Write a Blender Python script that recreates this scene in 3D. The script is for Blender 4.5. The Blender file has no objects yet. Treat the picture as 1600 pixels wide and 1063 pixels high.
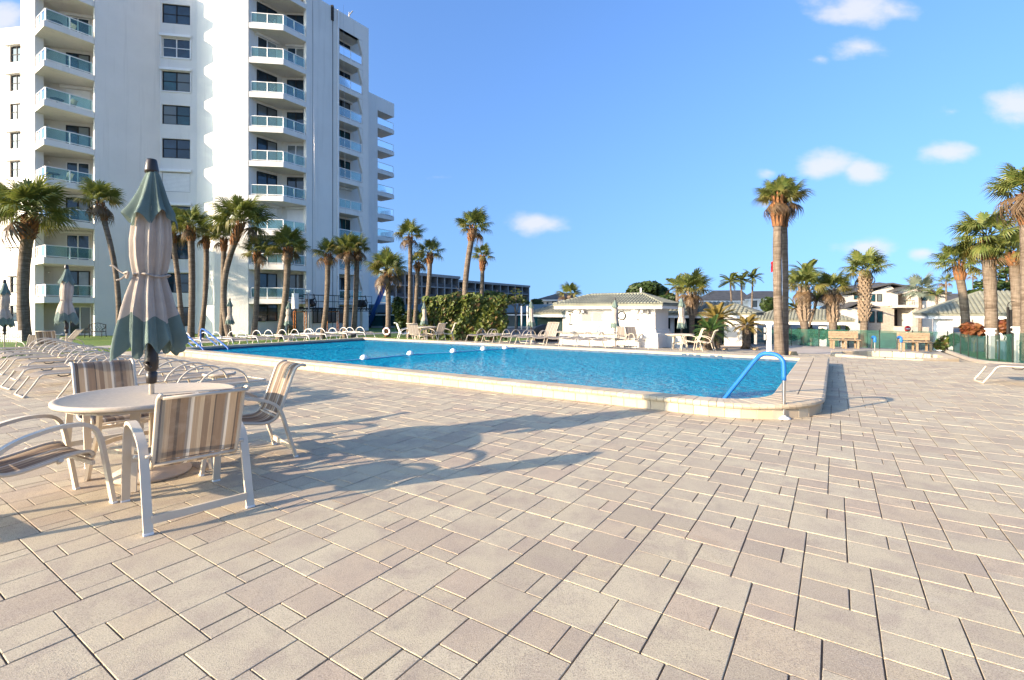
import bpy, bmesh, math, random
from mathutils import Vector, Matrix, noise as mnoise
R = math.radians
random.seed(11)
SC = bpy.context.scene
COL = SC.collection

# ------------------------------------------------------------------ camera
EYE = 1.45
FPX, HU, HV = 759.0, 800.0, 486.0        # focal length and principal point in photo pixels
cam_d = bpy.data.cameras.new('camera')
cam = bpy.data.objects.new('camera', cam_d)
COL.objects.link(cam)
cam.location = (0, 0, EYE)
cam.rotation_euler = (R(90), 0, 0)
cam_d.sensor_width = 36.0
cam_d.lens = 36.0 * FPX / 1600.0
cam_d.shift_y = -45.5 / 1600.0
cam_d.clip_start = 0.05
cam_d.clip_end = 3000
SC.camera = cam

# ------------------------------------------------------------------ sun, sky, exposure
SUN_EL = R(16.0)
SUN_DIR = Vector((0.885, 0.466, 0)).normalized() * math.cos(SUN_EL) + Vector((0, 0, -math.sin(SUN_EL)))
sun_d = bpy.data.lights.new('sun', 'SUN')
sun_d.energy = 4.3
sun_d.angle = R(0.5)
sun_d.color = (1.0, 0.80, 0.58)
sun = bpy.data.objects.new('sun', sun_d)
COL.objects.link(sun)
sun.rotation_euler = SUN_DIR.to_track_quat('-Z', 'Y').to_euler()
sun.location = (-60, -40, 40)

world = bpy.data.worlds.new('World')
SC.world = world
world.use_nodes = True
wt = world.node_tree
wt.nodes.clear()
def wn(t, **k):
    n = wt.nodes.new(t)
    for a_, b_ in k.items():
        setattr(n, a_, b_)
    return n
def wl(a_, b_):
    wt.links.new(a_, b_)
w_out = wn('ShaderNodeOutputWorld')
w_bg = wn('ShaderNodeBackground')
w_bg.inputs['Strength'].default_value = 0.128
sky = wn('ShaderNodeTexSky', sky_type='NISHITA')
sky.sun_disc = False
sky.sun_elevation = SUN_EL
sky.sun_rotation = math.atan2(-SUN_DIR.x, -SUN_DIR.y)
sky.altitude = 0
# bright sea haze round the sun; the look-up is lifted a little so that the sky keeps its blue down to the roofs, all round the horizon
w_tc0 = wn('ShaderNodeTexCoord')
w_lift = wn('ShaderNodeVectorMath', operation='MULTIPLY_ADD')
wl(w_tc0.outputs['Generated'], w_lift.inputs[0])
w_lift.inputs[1].default_value = (1.0, 1.0, 0.78)
w_lift.inputs[2].default_value = (0.0, 0.0, 0.17)
w_nrm = wn('ShaderNodeVectorMath', operation='NORMALIZE')
wl(w_lift.outputs[0], w_nrm.inputs[0])
wl(w_nrm.outputs[0], sky.inputs[0])
sky.air_density = 1.15
sky.dust_density = 5.0
sky.ozone_density = 1.3
# small fair-weather clouds, each a soft noise-edged patch at its own direction
w_tc = wn('ShaderNodeTexCoord')
w_sep = wn('ShaderNodeSeparateXYZ')
wl(w_tc.outputs['Generated'], w_sep.inputs[0])
def wmath(op, a_, b_=None, c_=None, clamp=False):
    n = wn('ShaderNodeMath', operation=op)
    n.use_clamp = clamp
    for i, x in enumerate((a_, b_, c_)):
        if x is None:
            continue
        if isinstance(x, (int, float)):
            n.inputs[i].default_value = x
        else:
            wl(x, n.inputs[i])
    return n.outputs[0]
ysafe = wmath('MAXIMUM', w_sep.outputs[1], 0.02)
px = wmath('DIVIDE', w_sep.outputs[0], ysafe)
pz = wmath('DIVIDE', w_sep.outputs[2], ysafe)
comb = wn('ShaderNodeCombineXYZ')
wl(px, comb.inputs[0]); wl(pz, comb.inputs[1])
stretch = wn('ShaderNodeVectorMath', operation='MULTIPLY')
wl(comb.outputs[0], stretch.inputs[0]); stretch.inputs[1].default_value = (1.0, 1.7, 1.0)
wnz = wn('ShaderNodeTexNoise')
wnz.inputs['Scale'].default_value = 11.0
wnz.inputs['Detail'].default_value = 7.0
wnz.inputs['Roughness'].default_value = 0.55
wl(stretch.outputs[0], wnz.inputs['Vector'])
CLOUDS = [(1290, 258, 82, 34, 1.0), (1348, 268, 60, 33, 1.0), (838, 349, 64, 29, .95), (1478, 238, 69, 26, .95), (1355, 386, 67, 24, .95),
          (1440, 396, 40, 19, .85), (1592, 165, 77, 45, 1.0), (1340, 14, 120, 43, .95), (1345, 74, 82, 29, .62),
          (684, 277, 43, 12, .42), (10, 30, 60, 43, .9), (1485, 175, 38, 17, .45), (1280, 92, 22, 14, .42), (1200, 270, 26, 14, .5), (1030, 480, 52, 12, .35)]
total = None
for (cu, cv, ru, rv, am) in CLOUDS:
    dx = wmath('MULTIPLY', wmath('SUBTRACT', px, (cu - HU) / FPX), FPX / ru)
    dz = wmath('MULTIPLY', wmath('SUBTRACT', pz, (HV - cv) / FPX), FPX / rv)
    d2 = wmath('ADD', wmath('MULTIPLY', dx, dx), wmath('MULTIPLY', dz, dz))
    m_ = wmath('MULTIPLY', wmath('SUBTRACT', 1.0, wmath('SQRT', d2)), am, clamp=True)
    total = m_ if total is None else wmath('MAXIMUM', total, m_)
cl = wmath('ADD', wmath('MULTIPLY', total, 1.05), wmath('MULTIPLY', wmath('SUBTRACT', wnz.outputs['Fac'], 0.5), 1.15))
cmap = wn('ShaderNodeMapRange', interpolation_type='SMOOTHSTEP')
wl(cl, cmap.inputs['Value'])
cmap.inputs['From Min'].default_value = 0.20
cmap.inputs['From Max'].default_value = 0.80
gate = wmath('MULTIPLY', wmath('GREATER_THAN', total, 0.001), wmath('GREATER_THAN', w_sep.outputs[1], 0.05))
cfac = wmath('MULTIPLY', wmath('MULTIPLY', cmap.outputs[0], gate), 0.82)
w_hsv = wn('ShaderNodeHueSaturation')
w_hsv.inputs['Saturation'].default_value = 1.06
w_hsv.inputs['Value'].default_value = 1.0
wl(sky.outputs[0], w_hsv.inputs['Color'])
w_mix = wn('ShaderNodeMix', data_type='RGBA')
wl(cfac, w_mix.inputs['Factor'])
w_tint = wn('ShaderNodeVectorMath', operation='MULTIPLY')
wl(w_hsv.outputs[0], w_tint.inputs[0])
w_tint.inputs[1].default_value = (0.59, 0.84, 1.27)
wl(w_tint.outputs[0], w_mix.inputs[6])
w_mix.inputs[7].default_value = (2.6, 2.6, 2.9, 1)
wl(w_mix.outputs[2], w_bg.inputs['Color'])
wl(w_bg.outputs[0], w_out.inputs['Surface'])

vs_ = SC.view_settings
vs_.view_transform = 'Standard'
vs_.look = 'None'
vs_.gamma = 1.0
vs_.use_curve_mapping = False
vs_.exposure = 1.50
SC.render.engine = 'CYCLES'
SC.cycles.max_bounces = 8
SC.cycles.transparent_max_bounces = 16
SC.cycles.caustics_reflective = False
SC.cycles.caustics_refractive = False
SC.cycles.sample_clamp_indirect = 6.0

# ------------------------------------------------------------------ frames and helpers
A2 = Vector((0.8328, -0.5536))      # along the near edge of the pool
B2 = Vector((0.5536, 0.8328))       # across the pool
POOL_ROT = math.atan2(A2.y, A2.x)
def ST(s, t, z=0.0):
    p = A2 * s + B2 * t
    return Vector((p.x, p.y, z))
def to_st(x, y):
    return x * A2.x + y * A2.y, x * B2.x + y * B2.y
def sstep(x, a, b):
    k = min(1.0, max(0.0, (x - a) / (b - a)))
    return k * k * (3 - 2 * k)
def gz_st(s, t):
    return -0.5 * max(sstep(t, 16.0, 27.0), sstep(-s, 19.5, 30.0)) - 1.6 * sstep(t, 31.8, 38.0) * sstep(s, -13.0, -7.0)
def gz(x, y):
    return gz_st(*to_st(x, y))
def on_ray(u, Y, z=None):
    """Point at distance Y in front of the camera on the photo column u; z = ground when None."""
    x = (u - HU) / FPX * Y
    return Vector((x, Y, gz(x, Y) if z is None else z))
def zat(v, Y):
    return EYE + (HV - v) / FPX * Y
def on_ground(u, v):
    z = 0.0
    for _ in range(30):
        Y = FPX * (EYE - z) / (v - HV)
        x = (u - HU) / FPX * Y
        z = 0.5 * z + 0.5 * gz(x, Y)
    return Vector((x, Y, gz(x, Y)))

def mw(o):
    m = o.matrix_basis.copy()
    return m if o.parent is None else mw(o.parent) @ m

class MB:
    def __init__(self):
        self.v = []; self.f = []; self.sm = []
    def add(self, vs, fs, smooth=False):
        k = len(self.v)
        self.v += [Vector(p) for p in vs]
        self.f += [tuple(i + k for i in q) for q in fs]
        self.sm += [smooth] * len(fs)
        return self
    def box(self, x0, x1, y0, y1, z0, z1, M=None):
        vs = [Vector((x, y, z)) for z in (z0, z1) for (x, y) in ((x0, y0), (x1, y0), (x1, y1), (x0, y1))]
        if M is not None:
            vs = [M @ p for p in vs]
        return self.add(vs, [(0, 3, 2, 1), (4, 5, 6, 7), (0, 1, 5, 4), (1, 2, 6, 5), (2, 3, 7, 6), (3, 0, 4, 7)])
    def bbox(self, x0, x1, y0, y1, z0, z1, c=0.006, M=None):
        """box with chamfered top edge and vertical corners"""
        ring = lambda d, z: [Vector((x0 + d, y0, z)), Vector((x1 - d, y0, z)), Vector((x1, y0 + d, z)), Vector((x1, y1 - d, z)),
                             Vector((x1 - d, y1, z)), Vector((x0 + d, y1, z)), Vector((x0, y1 - d, z)), Vector((x0, y0 + d, z))]
        def top(z):
            return [Vector((x0 + 1.6 * c, y0 + c, z)), Vector((x1 - 1.6 * c, y0 + c, z)), Vector((x1 - c, y0 + 1.6 * c, z)), Vector((x1 - c, y1 - 1.6 * c, z)),
                    Vector((x1 - 1.6 * c, y1 - c, z)), Vector((x0 + 1.6 * c, y1 - c, z)), Vector((x0 + c, y1 - 1.6 * c, z)), Vector((x0 + c, y0 + 1.6 * c, z))]
        vs = ring(c, z0) + ring(c, z1 - c) + top(z1)
        if M is not None:
            vs = [M @ p for p in vs]
        fs = [(i, (i + 1) % 8, 8 + (i + 1) % 8, 8 + i) for i in range(8)] + [(8 + i, 8 + (i + 1) % 8, 16 + (i + 1) % 8, 16 + i) for i in range(8)]
        fs += [tuple(range(16, 24)), tuple(reversed(range(8)))]
        return self.add(vs, fs)
    def tube(self, pts, r, n=8, caps=True, smooth=True, flat=None):
        """pts: list of points; r: radius or list; flat=(w,h) makes a rectangular bar"""
        pts = [Vector(p) for p in pts]
        rs = r if isinstance(r, (list, tuple)) else [r] * len(pts)
        vs = []; up = None
        for i, p in enumerate(pts):
            d = (pts[min(i + 1, len(pts) - 1)] - pts[max(i - 1, 0)])
            d = d.normalized() if d.length > 1e-9 else Vector((0, 0, 1))
            if up is None:
                up = Vector((0, 0, 1)) if abs(d.z) < 0.9 else Vector((0, 1, 0))
                if flat is not None and len(flat) > 2:
                    up = Vector(flat[2])
            x = d.cross(up)
            if x.length < 1e-6:
                x = d.cross(Vector((1, 0, 0)))
            x.normalize(); y = x.cross(d).normalized(); up = y
            if flat is not None:
                w_, h_ = flat[0] / 2, flat[1] / 2
                for (a_, b_) in ((-w_, -h_), (w_, -h_), (w_, h_), (-w_, h_)):
                    vs.append(p + x * a_ + y * b_)
            else:
                for k in range(n):
                    an = 2 * math.pi * k / n
                    vs.append(p + x * (math.cos(an) * rs[i]) + y * (math.sin(an) * rs[i]))
        if flat is not None:
            n = 4; smooth = False
        fs = []
        for i in range(len(pts) - 1):
            for k in range(n):
                fs.append((i * n + k, i * n + (k + 1) % n, (i + 1) * n + (k + 1) % n, (i + 1) * n + k))
        self.add(vs, fs, smooth)
        if caps:
            k0 = len(self.v) - len(vs)
            self.f.append(tuple(k0 + k for k in reversed(range(n)))); self.sm.append(False)
            self.f.append(tuple(k0 + (len(pts) - 1) * n + k for k in range(n))); self.sm.append(False)
        return self
    def lathe(self, prof, n=20, c=(0, 0, 0), smooth=True, M=None):
        c = Vector(c); vs = []
        for (r, z) in prof:
            for k in range(n):
                an = 2 * math.pi * k / n
                p = Vector((math.cos(an) * r, math.sin(an) * r, z))
                vs.append((M @ p if M is not None else p) + c)
        fs = [(i * n + k, i * n + (k + 1) % n, (i + 1) * n + (k + 1) % n, (i + 1) * n + k) for i in range(len(prof) - 1) for k in range(n)]
        self.add(vs, fs, smooth)
        k0 = len(self.v) - len(vs)
        self.f.append(tuple(k0 + k for k in reversed(range(n)))); self.sm.append(False)
        self.f.append(tuple(k0 + (len(prof) - 1) * n + k for k in range(n))); self.sm.append(False)
        return self
    def prism(self, poly, z0, z1):
        n = len(poly)
        ar = sum(poly[i][0] * poly[(i + 1) % n][1] - poly[(i + 1) % n][0] * poly[i][1] for i in range(n))
        if ar < 0:
            poly = list(reversed(poly))
        vs = [(p[0], p[1], z0) for p in poly] + [(p[0], p[1], z1) for p in poly]
        fs = [tuple(reversed(range(n))), tuple(range(n, 2 * n))] + [(i, (i + 1) % n, n + (i + 1) % n, n + i) for i in range(n)]
        return self.add(vs, fs)
    def sheet(self, rows, th=0.0, smooth=True):
        """rows: grid of points; thickness th makes it a closed slab"""
        m, n = len(rows), len(rows[0])
        vs = [p for r_ in rows for p in r_]
        fs = [(i * n + j, i * n + j + 1, (i + 1) * n + j + 1, (i + 1) * n + j) for i in range(m - 1) for j in range(n - 1)]
        return self.add(vs, fs, smooth)
    def mesh(self, name):
        me = bpy.data.meshes.new(name)
        me.from_pydata([tuple(p) for p in self.v], [], self.f)
        if any(self.sm):
            me.polygons.foreach_set('use_smooth', self.sm)
        me.update()
        return me
    def build(self, name, mat_, parent=None, world=True, loc=None):
        if parent is not None and world:
            inv = mw(parent).inverted()
            self.v = [inv @ p for p in self.v]
        if parent is None and loc is not None:
            L = Vector(loc)
            self.v = [p - L for p in self.v]
        me = self.mesh(name)
        o = bpy.data.objects.new(name, me)
        me.materials.append(mat_)
        COL.objects.link(o)
        if parent is not None:
            o.parent = parent
        elif loc is not None:
            o.location = loc
        return o

def tag(o, label=None, cat=None, group=None, kind=None):
    if label: o['label'] = label
    if cat: o['category'] = cat
    if group: o['group'] = group
    if kind: o['kind'] = kind
    return o
def thing(name, label, cat, loc=(0, 0, 0), rz=0.0, group=None):
    o = bpy.data.objects.new(name, None)
    COL.objects.link(o)
    o.empty_display_size = 0.2
    o.location = loc; o.rotation_euler = (0, 0, rz)
    return tag(o, label, cat, group)
KIDS = {}
def kids(o):
    return [c for c in bpy.data.objects if c.parent is o] if o.name not in KIDS else KIDS[o.name]
def freeze(o):
    """remember the child list of a template so that copying stays cheap"""
    ch = [c for c in bpy.data.objects if c.parent is o]
    KIDS[o.name] = ch
    for c in ch:
        freeze(c)
    return o
def dup(o, loc=None, rz=None, label=None, group=None, parent=None):
    c = o.copy(); COL.objects.link(c)
    if parent is not None:
        c.parent = parent
    if loc is not None: c.location = loc
    if rz is not None: c.rotation_euler = (0, 0, rz)
    if label: c['label'] = label
    if group: c['group'] = group
    for ch in kids(o):
        dup(ch, parent=c)
    return c
def struct(o):
    o['kind'] = 'structure'
    return o
ORD = ['first', 'second', 'third', 'fourth', 'fifth', 'sixth', 'seventh', 'eighth', 'ninth', 'tenth', 'eleventh', 'twelfth']
# ------------------------------------------------------------------ materials
class NT:
    def __init__(self, name):
        self.m = bpy.data.materials.new(name)
        self.m.use_nodes = True
        self.t = self.m.node_tree
        self.t.nodes.clear()
        self.out = self.n('ShaderNodeOutputMaterial')
        self.b = self.n('ShaderNodeBsdfPrincipled')
        self.l(self.b.outputs[0], self.out.inputs[0])
        self.tc = self.n('ShaderNodeTexCoord')
    def n(self, t, **k):
        x = self.t.nodes.new(t)
        for a_, b_ in k.items():
            setattr(x, a_, b_)
        return x
    def l(self, a_, b_):
        self.t.links.new(a_, b_)
    def noise(self, sc, det=4, rough=.55, vec=None, dist=0):
        x = self.n('ShaderNodeTexNoise')
        x.inputs['Scale'].default_value = sc; x.inputs['Detail'].default_value = det; x.inputs['Roughness'].default_value = rough
        x.inputs['Distortion'].default_value = dist
        self.l(vec or self.tc.outputs['Object'], x.inputs['Vector'])
        return x.outputs['Fac']
    def math(self, op, a_, b_=None, clamp=False):
        x = self.n('ShaderNodeMath', operation=op); x.use_clamp = clamp
        for i, y in enumerate((a_, b_)):
            if y is None: continue
            if isinstance(y, (int, float)): x.inputs[i].default_value = y
            else: self.l(y, x.inputs[i])
        return x.outputs[0]
    def remap(self, v, a_, b_, c_=0., d_=1., smooth=False):
        x = self.n('ShaderNodeMapRange')
        if smooth: x.interpolation_type = 'SMOOTHSTEP'
        self.l(v, x.inputs['Value'])
        for i, y in zip((1, 2, 3, 4), (a_, b_, c_, d_)): x.inputs[i].default_value = y
        return x.outputs[0]
    def mix(self, f, a_, b_, mode='MIX'):
        x = self.n('ShaderNodeMix', data_type='RGBA', blend_type=mode)
        for key, y in ((0, f), (6, a_), (7, b_)):
            if isinstance(y, (int, float)): x.inputs[key].default_value = y
            elif isinstance(y, (tuple, list)): x.inputs[key].default_value = (*y[:3], 1)
            else: self.l(y, x.inputs[key])
        return x.outputs[2]
    def ramp(self, f, stops, const=False):
        x = self.n('ShaderNodeValToRGB')
        if const: x.color_ramp.interpolation = 'CONSTANT'
        e = x.color_ramp.elements
        while len(e) < len(stops): e.new(0.5)
        for i, (p, c) in enumerate(stops):
            e[i].position = p; e[i].color = (*c, 1)
        self.l(f, x.inputs[0])
        return x.outputs[0]
    def bump(self, h, s=.3, d=.01):
        x = self.n('ShaderNodeBump')
        x.inputs['Strength'].default_value = s; x.inputs['Distance'].default_value = d
        self.l(h, x.inputs['Height']); self.l(x.outputs[0], self.b.inputs['Normal'])
        return x
    def col(self, c):
        if isinstance(c, (tuple, list)): self.b.inputs['Base Color'].default_value = (*c[:3], 1)
        else: self.l(c, self.b.inputs['Base Color'])
    def set(self, rough=.6, metal=0, spec=.5):
        self.b.inputs['Roughness'].default_value = rough
        self.b.inputs['Metallic'].default_value = metal
        self.b.inputs['Specular IOR Level'].default_value = spec
    def rnd(self):
        return self.n('ShaderNodeObjectInfo').outputs['Random']
    def isl(self):
        return self.n('ShaderNodeNewGeometry').outputs['Random Per Island']
def scale(c, k):
    return tuple(x * k for x in c)
def mat(name, c, rough=.6, var=.12, vs=2.0, bump=0., bs=60., metal=0., spec=.4, rnd=0., fine=0.):
    t = NT(name)
    col = t.mix(t.remap(t.noise(vs), .3, .7), scale(c, 1 - var), scale(c, 1 + var))
    if fine:
        col = t.mix(t.remap(t.noise(bs, 2), .3, .7), scale(c, 1 - fine), col)
    if rnd:
        col = t.mix(t.remap(t.rnd(), 0, 1, 0, rnd), col, (0.0, 0.0, 0.0))
    t.col(col); t.set(rough, metal, spec)
    if bump: t.bump(t.noise(bs, 5), .5, bump)
    return t.m

def paver_mat():
    t = NT('tumbled_paver')
    gp = t.n('ShaderNodeNewGeometry').outputs['Position']
    r = t.math('FRACT', t.math('ADD', t.math('MULTIPLY', t.rnd(), 7.31), t.math('MULTIPLY', t.isl(), 3.17)))
    base = t.ramp(r, [(0, (.48, .395, .26)), (.2, (.52, .44, .295)), (.42, (.455, .375, .255)), (.6, (.54, .46, .31)), (.75, (.39, .315, .22)), (.9, (.47, .365, .255)), (1, (.51, .42, .265))])
    # cloudy two-tone blend inside each stone, drifting across the deck
    cl = t.remap(t.noise(4.2, 6, .65, gp, .4), .44, .66)
    base = t.mix(t.math('MULTIPLY', cl, .70), base, (.35, .275, .21))
    base = t.mix(t.math('MULTIPLY', t.remap(t.noise(.9, 3, .5, gp), .5, .75), .5), base, (.49, .42, .295))
    # sandblasted grain
    base = t.mix(t.math('MULTIPLY', t.remap(t.noise(170, 2, .6, gp), .50, .64), .58), base, (.17, .135, .105))
    base = t.mix(t.math('MULTIPLY', t.remap(t.noise(210, 2, .6, gp), .54, .66), .50), base, (.66, .57, .44))
    # stains and wear
    st = t.math('MULTIPLY', t.remap(t.noise(1.7, 6, .7, gp, 1.2), .60, .74), .45)
    base = t.mix(st, base, (.22, .18, .15))
    og = t.math('MULTIPLY', t.remap(t.noise(1.1, 5, .7, gp, .6), .64, .78), .45)
    base = t.mix(og, base, (.40, .25, .13))
    sv = t.n('ShaderNodeTexVoronoi'); sv.inputs['Scale'].default_value = .55
    t.l(gp, sv.inputs['Vector'])
    blot = t.math('MULTIPLY', t.remap(t.math('ADD', sv.outputs['Distance'], t.math('MULTIPLY', t.noise(9, 5, .7, gp), .12)), .08, .19, 1., 0.), .55, True)
    base = t.mix(blot, base, (.25, .175, .115))
    eff = t.math('MULTIPLY', t.remap(t.noise(2.3, 6, .7, gp, .8), .60, .74), .16)
    base = t.mix(eff, base, (.58, .53, .44))
    v = t.n('ShaderNodeTexVoronoi'); v.inputs['Scale'].default_value = 3.1
    t.l(gp, v.inputs['Vector'])
    pit = t.remap(v.outputs['Distance'], .0, .028, 1., 0.)
    base = t.mix(t.math('MULTIPLY', pit, .7), base, (.08, .06, .05))
    t.col(base); t.set(.82, 0, .25)
    t.bump(t.math('ADD', t.noise(190, 4, .7, gp), t.math('MULTIPLY', t.noise(16, 3, .6, gp), .8)), .6, .0028)
    return t.m
M = {}
M['paver'] = paver_mat()
M['joint'] = mat('joint_sand', (.13, .10, .075), .95, .35, 9, .01, 90)
def coping_mat():
    t = NT('limestone_coping')
    gp = t.n('ShaderNodeNewGeometry').outputs['Position']
    r = t.math('FRACT', t.math('ADD', t.math('MULTIPLY', t.rnd(), 5.3), t.math('MULTIPLY', t.isl(), 3.7)))
    c = t.ramp(r, [(0, (.48, .385, .26)), (.3, (.53, .425, .285)), (.6, (.455, .355, .245)), (.85, (.56, .47, .34)), (1, (.44, .345, .245))])
    c = t.mix(t.math('MULTIPLY', t.remap(t.noise(3, 6, .7, gp), .5, .75), .4), c, (.36, .28, .20))
    c = t.mix(t.math('MULTIPLY', t.remap(t.noise(160, 3, .6, gp), .5, .68), .3), c, (.30, .24, .17))
    t.col(c); t.set(.8, 0, .25); t.bump(t.noise(120, 4, .7, gp), .5, .003)
    return t.m
M['coping'] = coping_mat()
def water_mat():
    t = NT('pool_water')
    t.t.nodes.remove(t.b)
    gp = t.n('ShaderNodeNewGeometry').outputs['Position']
    w1 = t.noise(4.2, 3, .5, gp, .9); w2 = t.noise(11, 3, .55, gp, .6); w3 = t.noise(.8, 2, .5, gp)
    h = t.math('ADD', t.math('ADD', w1, t.math('MULTIPLY', w2, .42)), t.math('MULTIPLY', w3, .8))
    b = t.n('ShaderNodeBump'); b.inputs['Strength'].default_value = .85; b.inputs['Distance'].default_value = .16
    t.l(h, b.inputs['Height'])
    fr = t.n('ShaderNodeFresnel'); fr.inputs['IOR'].default_value = 1.26; t.l(b.outputs[0], fr.inputs['Normal'])
    gl = t.n('ShaderNodeBsdfGlossy'); gl.inputs['Roughness'].default_value = .03; t.l(b.outputs[0], gl.inputs['Normal'])
    tr = t.n('ShaderNodeBsdfTransparent'); tr.inputs['Color'].default_value = (.60, .90, .96, 1)
    df = t.n('ShaderNodeBsdfDiffuse'); df.inputs['Color'].default_value = (.004, .26, .41, 1); t.l(b.outputs[0], df.inputs['Normal'])
    body = t.n('ShaderNodeMixShader'); body.inputs[0].default_value = .80     # light scattered back by the water itself
    t.l(tr.outputs[0], body.inputs[1]); t.l(df.outputs[0], body.inputs[2])
    mx = t.n('ShaderNodeMixShader')
    t.l(t.math('MULTIPLY', fr.outputs[0], .44), mx.inputs[0]); t.l(body.outputs[0], mx.inputs[1]); t.l(gl.outputs[0], mx.inputs[2])
    t.l(mx.outputs[0], t.out.inputs[0])
    return t.m
M['water'] = water_mat()
M['basin'] = mat('pool_plaster', (.10, .46, .66), .7, .08, 1.2)
M['ledge'] = mat('pool_step_plaster', (.45, .55, .60), .7, .1, 3)
M['tile_band'] = mat('waterline_tile', (.05, .09, .14), .25, .3, 8)
def stucco(name, c, bs, bd):
    """painted stucco with faint rain streaks, patched repaint areas and a coarse trowel texture"""
    t = NT(name)
    gp = t.n('ShaderNodeNewGeometry').outputs['Position']
    col = t.mix(t.remap(t.noise(.35, 4, .6, gp), .35, .65), scale(c, .955), scale(c, 1.03))
    mp = t.n('ShaderNodeMapping'); mp.inputs['Scale'].default_value = (2.6, 2.6, .10); t.l(gp, mp.inputs[0])
    streak = t.remap(t.noise(1.0, 5, .65, mp.outputs[0]), .54, .74)
    col = t.mix(t.math('MULTIPLY', streak, .30), col, scale((.44, .41, .36), 1.0))
    col = t.mix(t.math('MULTIPLY', t.remap(t.noise(bs * 1.3, 3, .6, gp), .5, .7), .10), col, scale(c, .7))
    t.col(col); t.set(.9, 0, .25)
    t.bump(t.noise(bs, 5, .6, gp), .5, bd)
    return t.m
M['stucco'] = stucco('white_stucco', (.75, .715, .65), 26, .02)
M['stucco_rough'] = stucco('combed_stucco', (.72, .685, .62), 9, .06)
M['white'] = mat('white_paint', (.80, .78, .74), .55, .04, 2)
M['cream'] = mat('cream_powder_coat', (.60, .51, .385), .38, .05, 6, spec=.5)
M['alu_white'] = mat('white_powder_coat', (.78, .74, .66), .35, .04, 5)
M['steel'] = mat('brushed_steel', (.55, .52, .48), .28, .08, 20, metal=1.)
M['dark_metal'] = mat('dark_bronze_metal', (.030, .028, .026), .6, .2, 6, spec=.15)
M['black'] = mat('black_plastic', (.02, .02, .02), .45, .2, 10)
M['bronze_plastic'] = mat('brown_black_plastic', (.035, .027, .022), .35, .2, 10)
def glass_mat(name, c, rough=.04, var=.5):
    t = NT(name)
    col = t.mix(t.remap(t.noise(.9, 3), .35, .65), scale(c, 1 - var), scale(c, 1 + var))
    r = t.rnd()
    col = t.mix(t.remap(r, 0, 1, 0, .7), col, scale(c, .35))
    col = t.mix(t.remap(r, .80, .82, 0, .55), col, (.20, .20, .18))     # drawn curtains behind some panes
    t.col(col); t.set(rough, 0, .6)
    return t.m
M['glass'] = glass_mat('dark_window_glass', (.016, .040, .062))  # blue raised in the base colour to stand for reflected sky
M['glass_teal'] = glass_mat('teal_window_glass', (.008, .065, .072))  # teal glass tint, brightened in colour for the sky's reflection too
M['glass_light'] = glass_mat('curtained_glass', (.22, .25, .25), .1, .3)
def rail_glass():
    t = NT('balcony_glass')
    t.t.nodes.remove(t.b)
    tr = t.n('ShaderNodeBsdfTransparent'); tr.inputs['Color'].default_value = (.70, .88, .86, 1)
    gl = t.n('ShaderNodeBsdfGlossy'); gl.inputs['Roughness'].default_value = .05
    df = t.n('ShaderNodeBsdfDiffuse'); df.inputs['Color'].default_value = (.36, .56, .56, 1)
    m1 = t.n('ShaderNodeMixShader'); m1.inputs[0].default_value = .10
    t.l(tr.outputs[0], m1.inputs[1]); t.l(df.outputs[0], m1.inputs[2])
    fr = t.n('ShaderNodeFresnel'); fr.inputs['IOR'].default_value = 1.45
    m2 = t.n('ShaderNodeMixShader')
    t.l(fr.outputs[0], m2.inputs[0]); t.l(m1.outputs[0], m2.inputs[1]); t.l(gl.outputs[0], m2.inputs[2])
    t.l(m2.outputs[0], t.out.inputs[0])
    return t.m
M['rail_glass'] = rail_glass()
def mesh_mat(name, c, op, sc=0):
    t = NT(name)
    t.col(t.mix(t.remap(t.noise(3, 4), .3, .7), scale(c, .7), scale(c, 1.2))); t.set(.8)
    tr = t.n('ShaderNodeBsdfTransparent'); mx = t.n('ShaderNodeMixShader'); mx.inputs[0].default_value = op
    t.l(tr.outputs[0], mx.inputs[1]); t.l(t.b.outputs[0], mx.inputs[2]); t.l(mx.outputs[0], t.out.inputs[0])
    return t.m
M['green_mesh'] = mesh_mat('green_windscreen_mesh', (.015, .11, .075), .38)
M['teal_screen'] = mesh_mat('dark_porch_screen', (.01, .035, .035), .9)
def stripes(name, stops, width, sat=1.0):
    """woven sling fabric: stripes run along the chair, placed by the width coordinate (object Y)"""
    t = NT(name)
    sp = t.n('ShaderNodeSeparateXYZ'); t.l(t.tc.outputs['Object'], sp.inputs[0])
    f = t.math('FRACT', t.math('ADD', t.math('DIVIDE', sp.outputs[1], width), .5))
    c = t.ramp(f, stops, True)
    mp = t.n('ShaderNodeMapping'); mp.inputs['Scale'].default_value = (2.5, 130, 2.5); t.l(t.tc.outputs['Object'], mp.inputs[0])
    streak = t.noise(1.0, 4, .6, mp.outputs[0])
    c = t.mix(t.remap(streak, .35, .65, 0, .38), c, (.13, .10, .08))
    c = t.mix(t.math('MULTIPLY', t.remap(t.noise(7, 5, .6), .5, .8), .35), c, (.5, .44, .36))
    t.col(c); t.set(.75, 0, .3)
    wv = t.n('ShaderNodeTexChecker'); wv.inputs['Scale'].default_value = 330; t.l(t.tc.outputs['Object'], wv.inputs['Vector'])
    t.bump(wv.outputs['Fac'], .25, .001)
    tl = t.n('ShaderNodeBsdfTranslucent'); t.l(c, tl.inputs['Color'])
    mx = t.n('ShaderNodeMixShader'); mx.inputs[0].default_value = .3
    t.l(t.b.outputs[0], mx.inputs[1]); t.l(tl.outputs[0], mx.inputs[2]); t.l(mx.outputs[0], t.out.inputs[0])
    return t.m
tan, br, dk, wh, gr, be = (.40, .30, .20), (.24, .17, .115), (.12, .095, .075), (.66, .60, .50), (.25, .22, .19), (.50, .40, .28)
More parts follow.
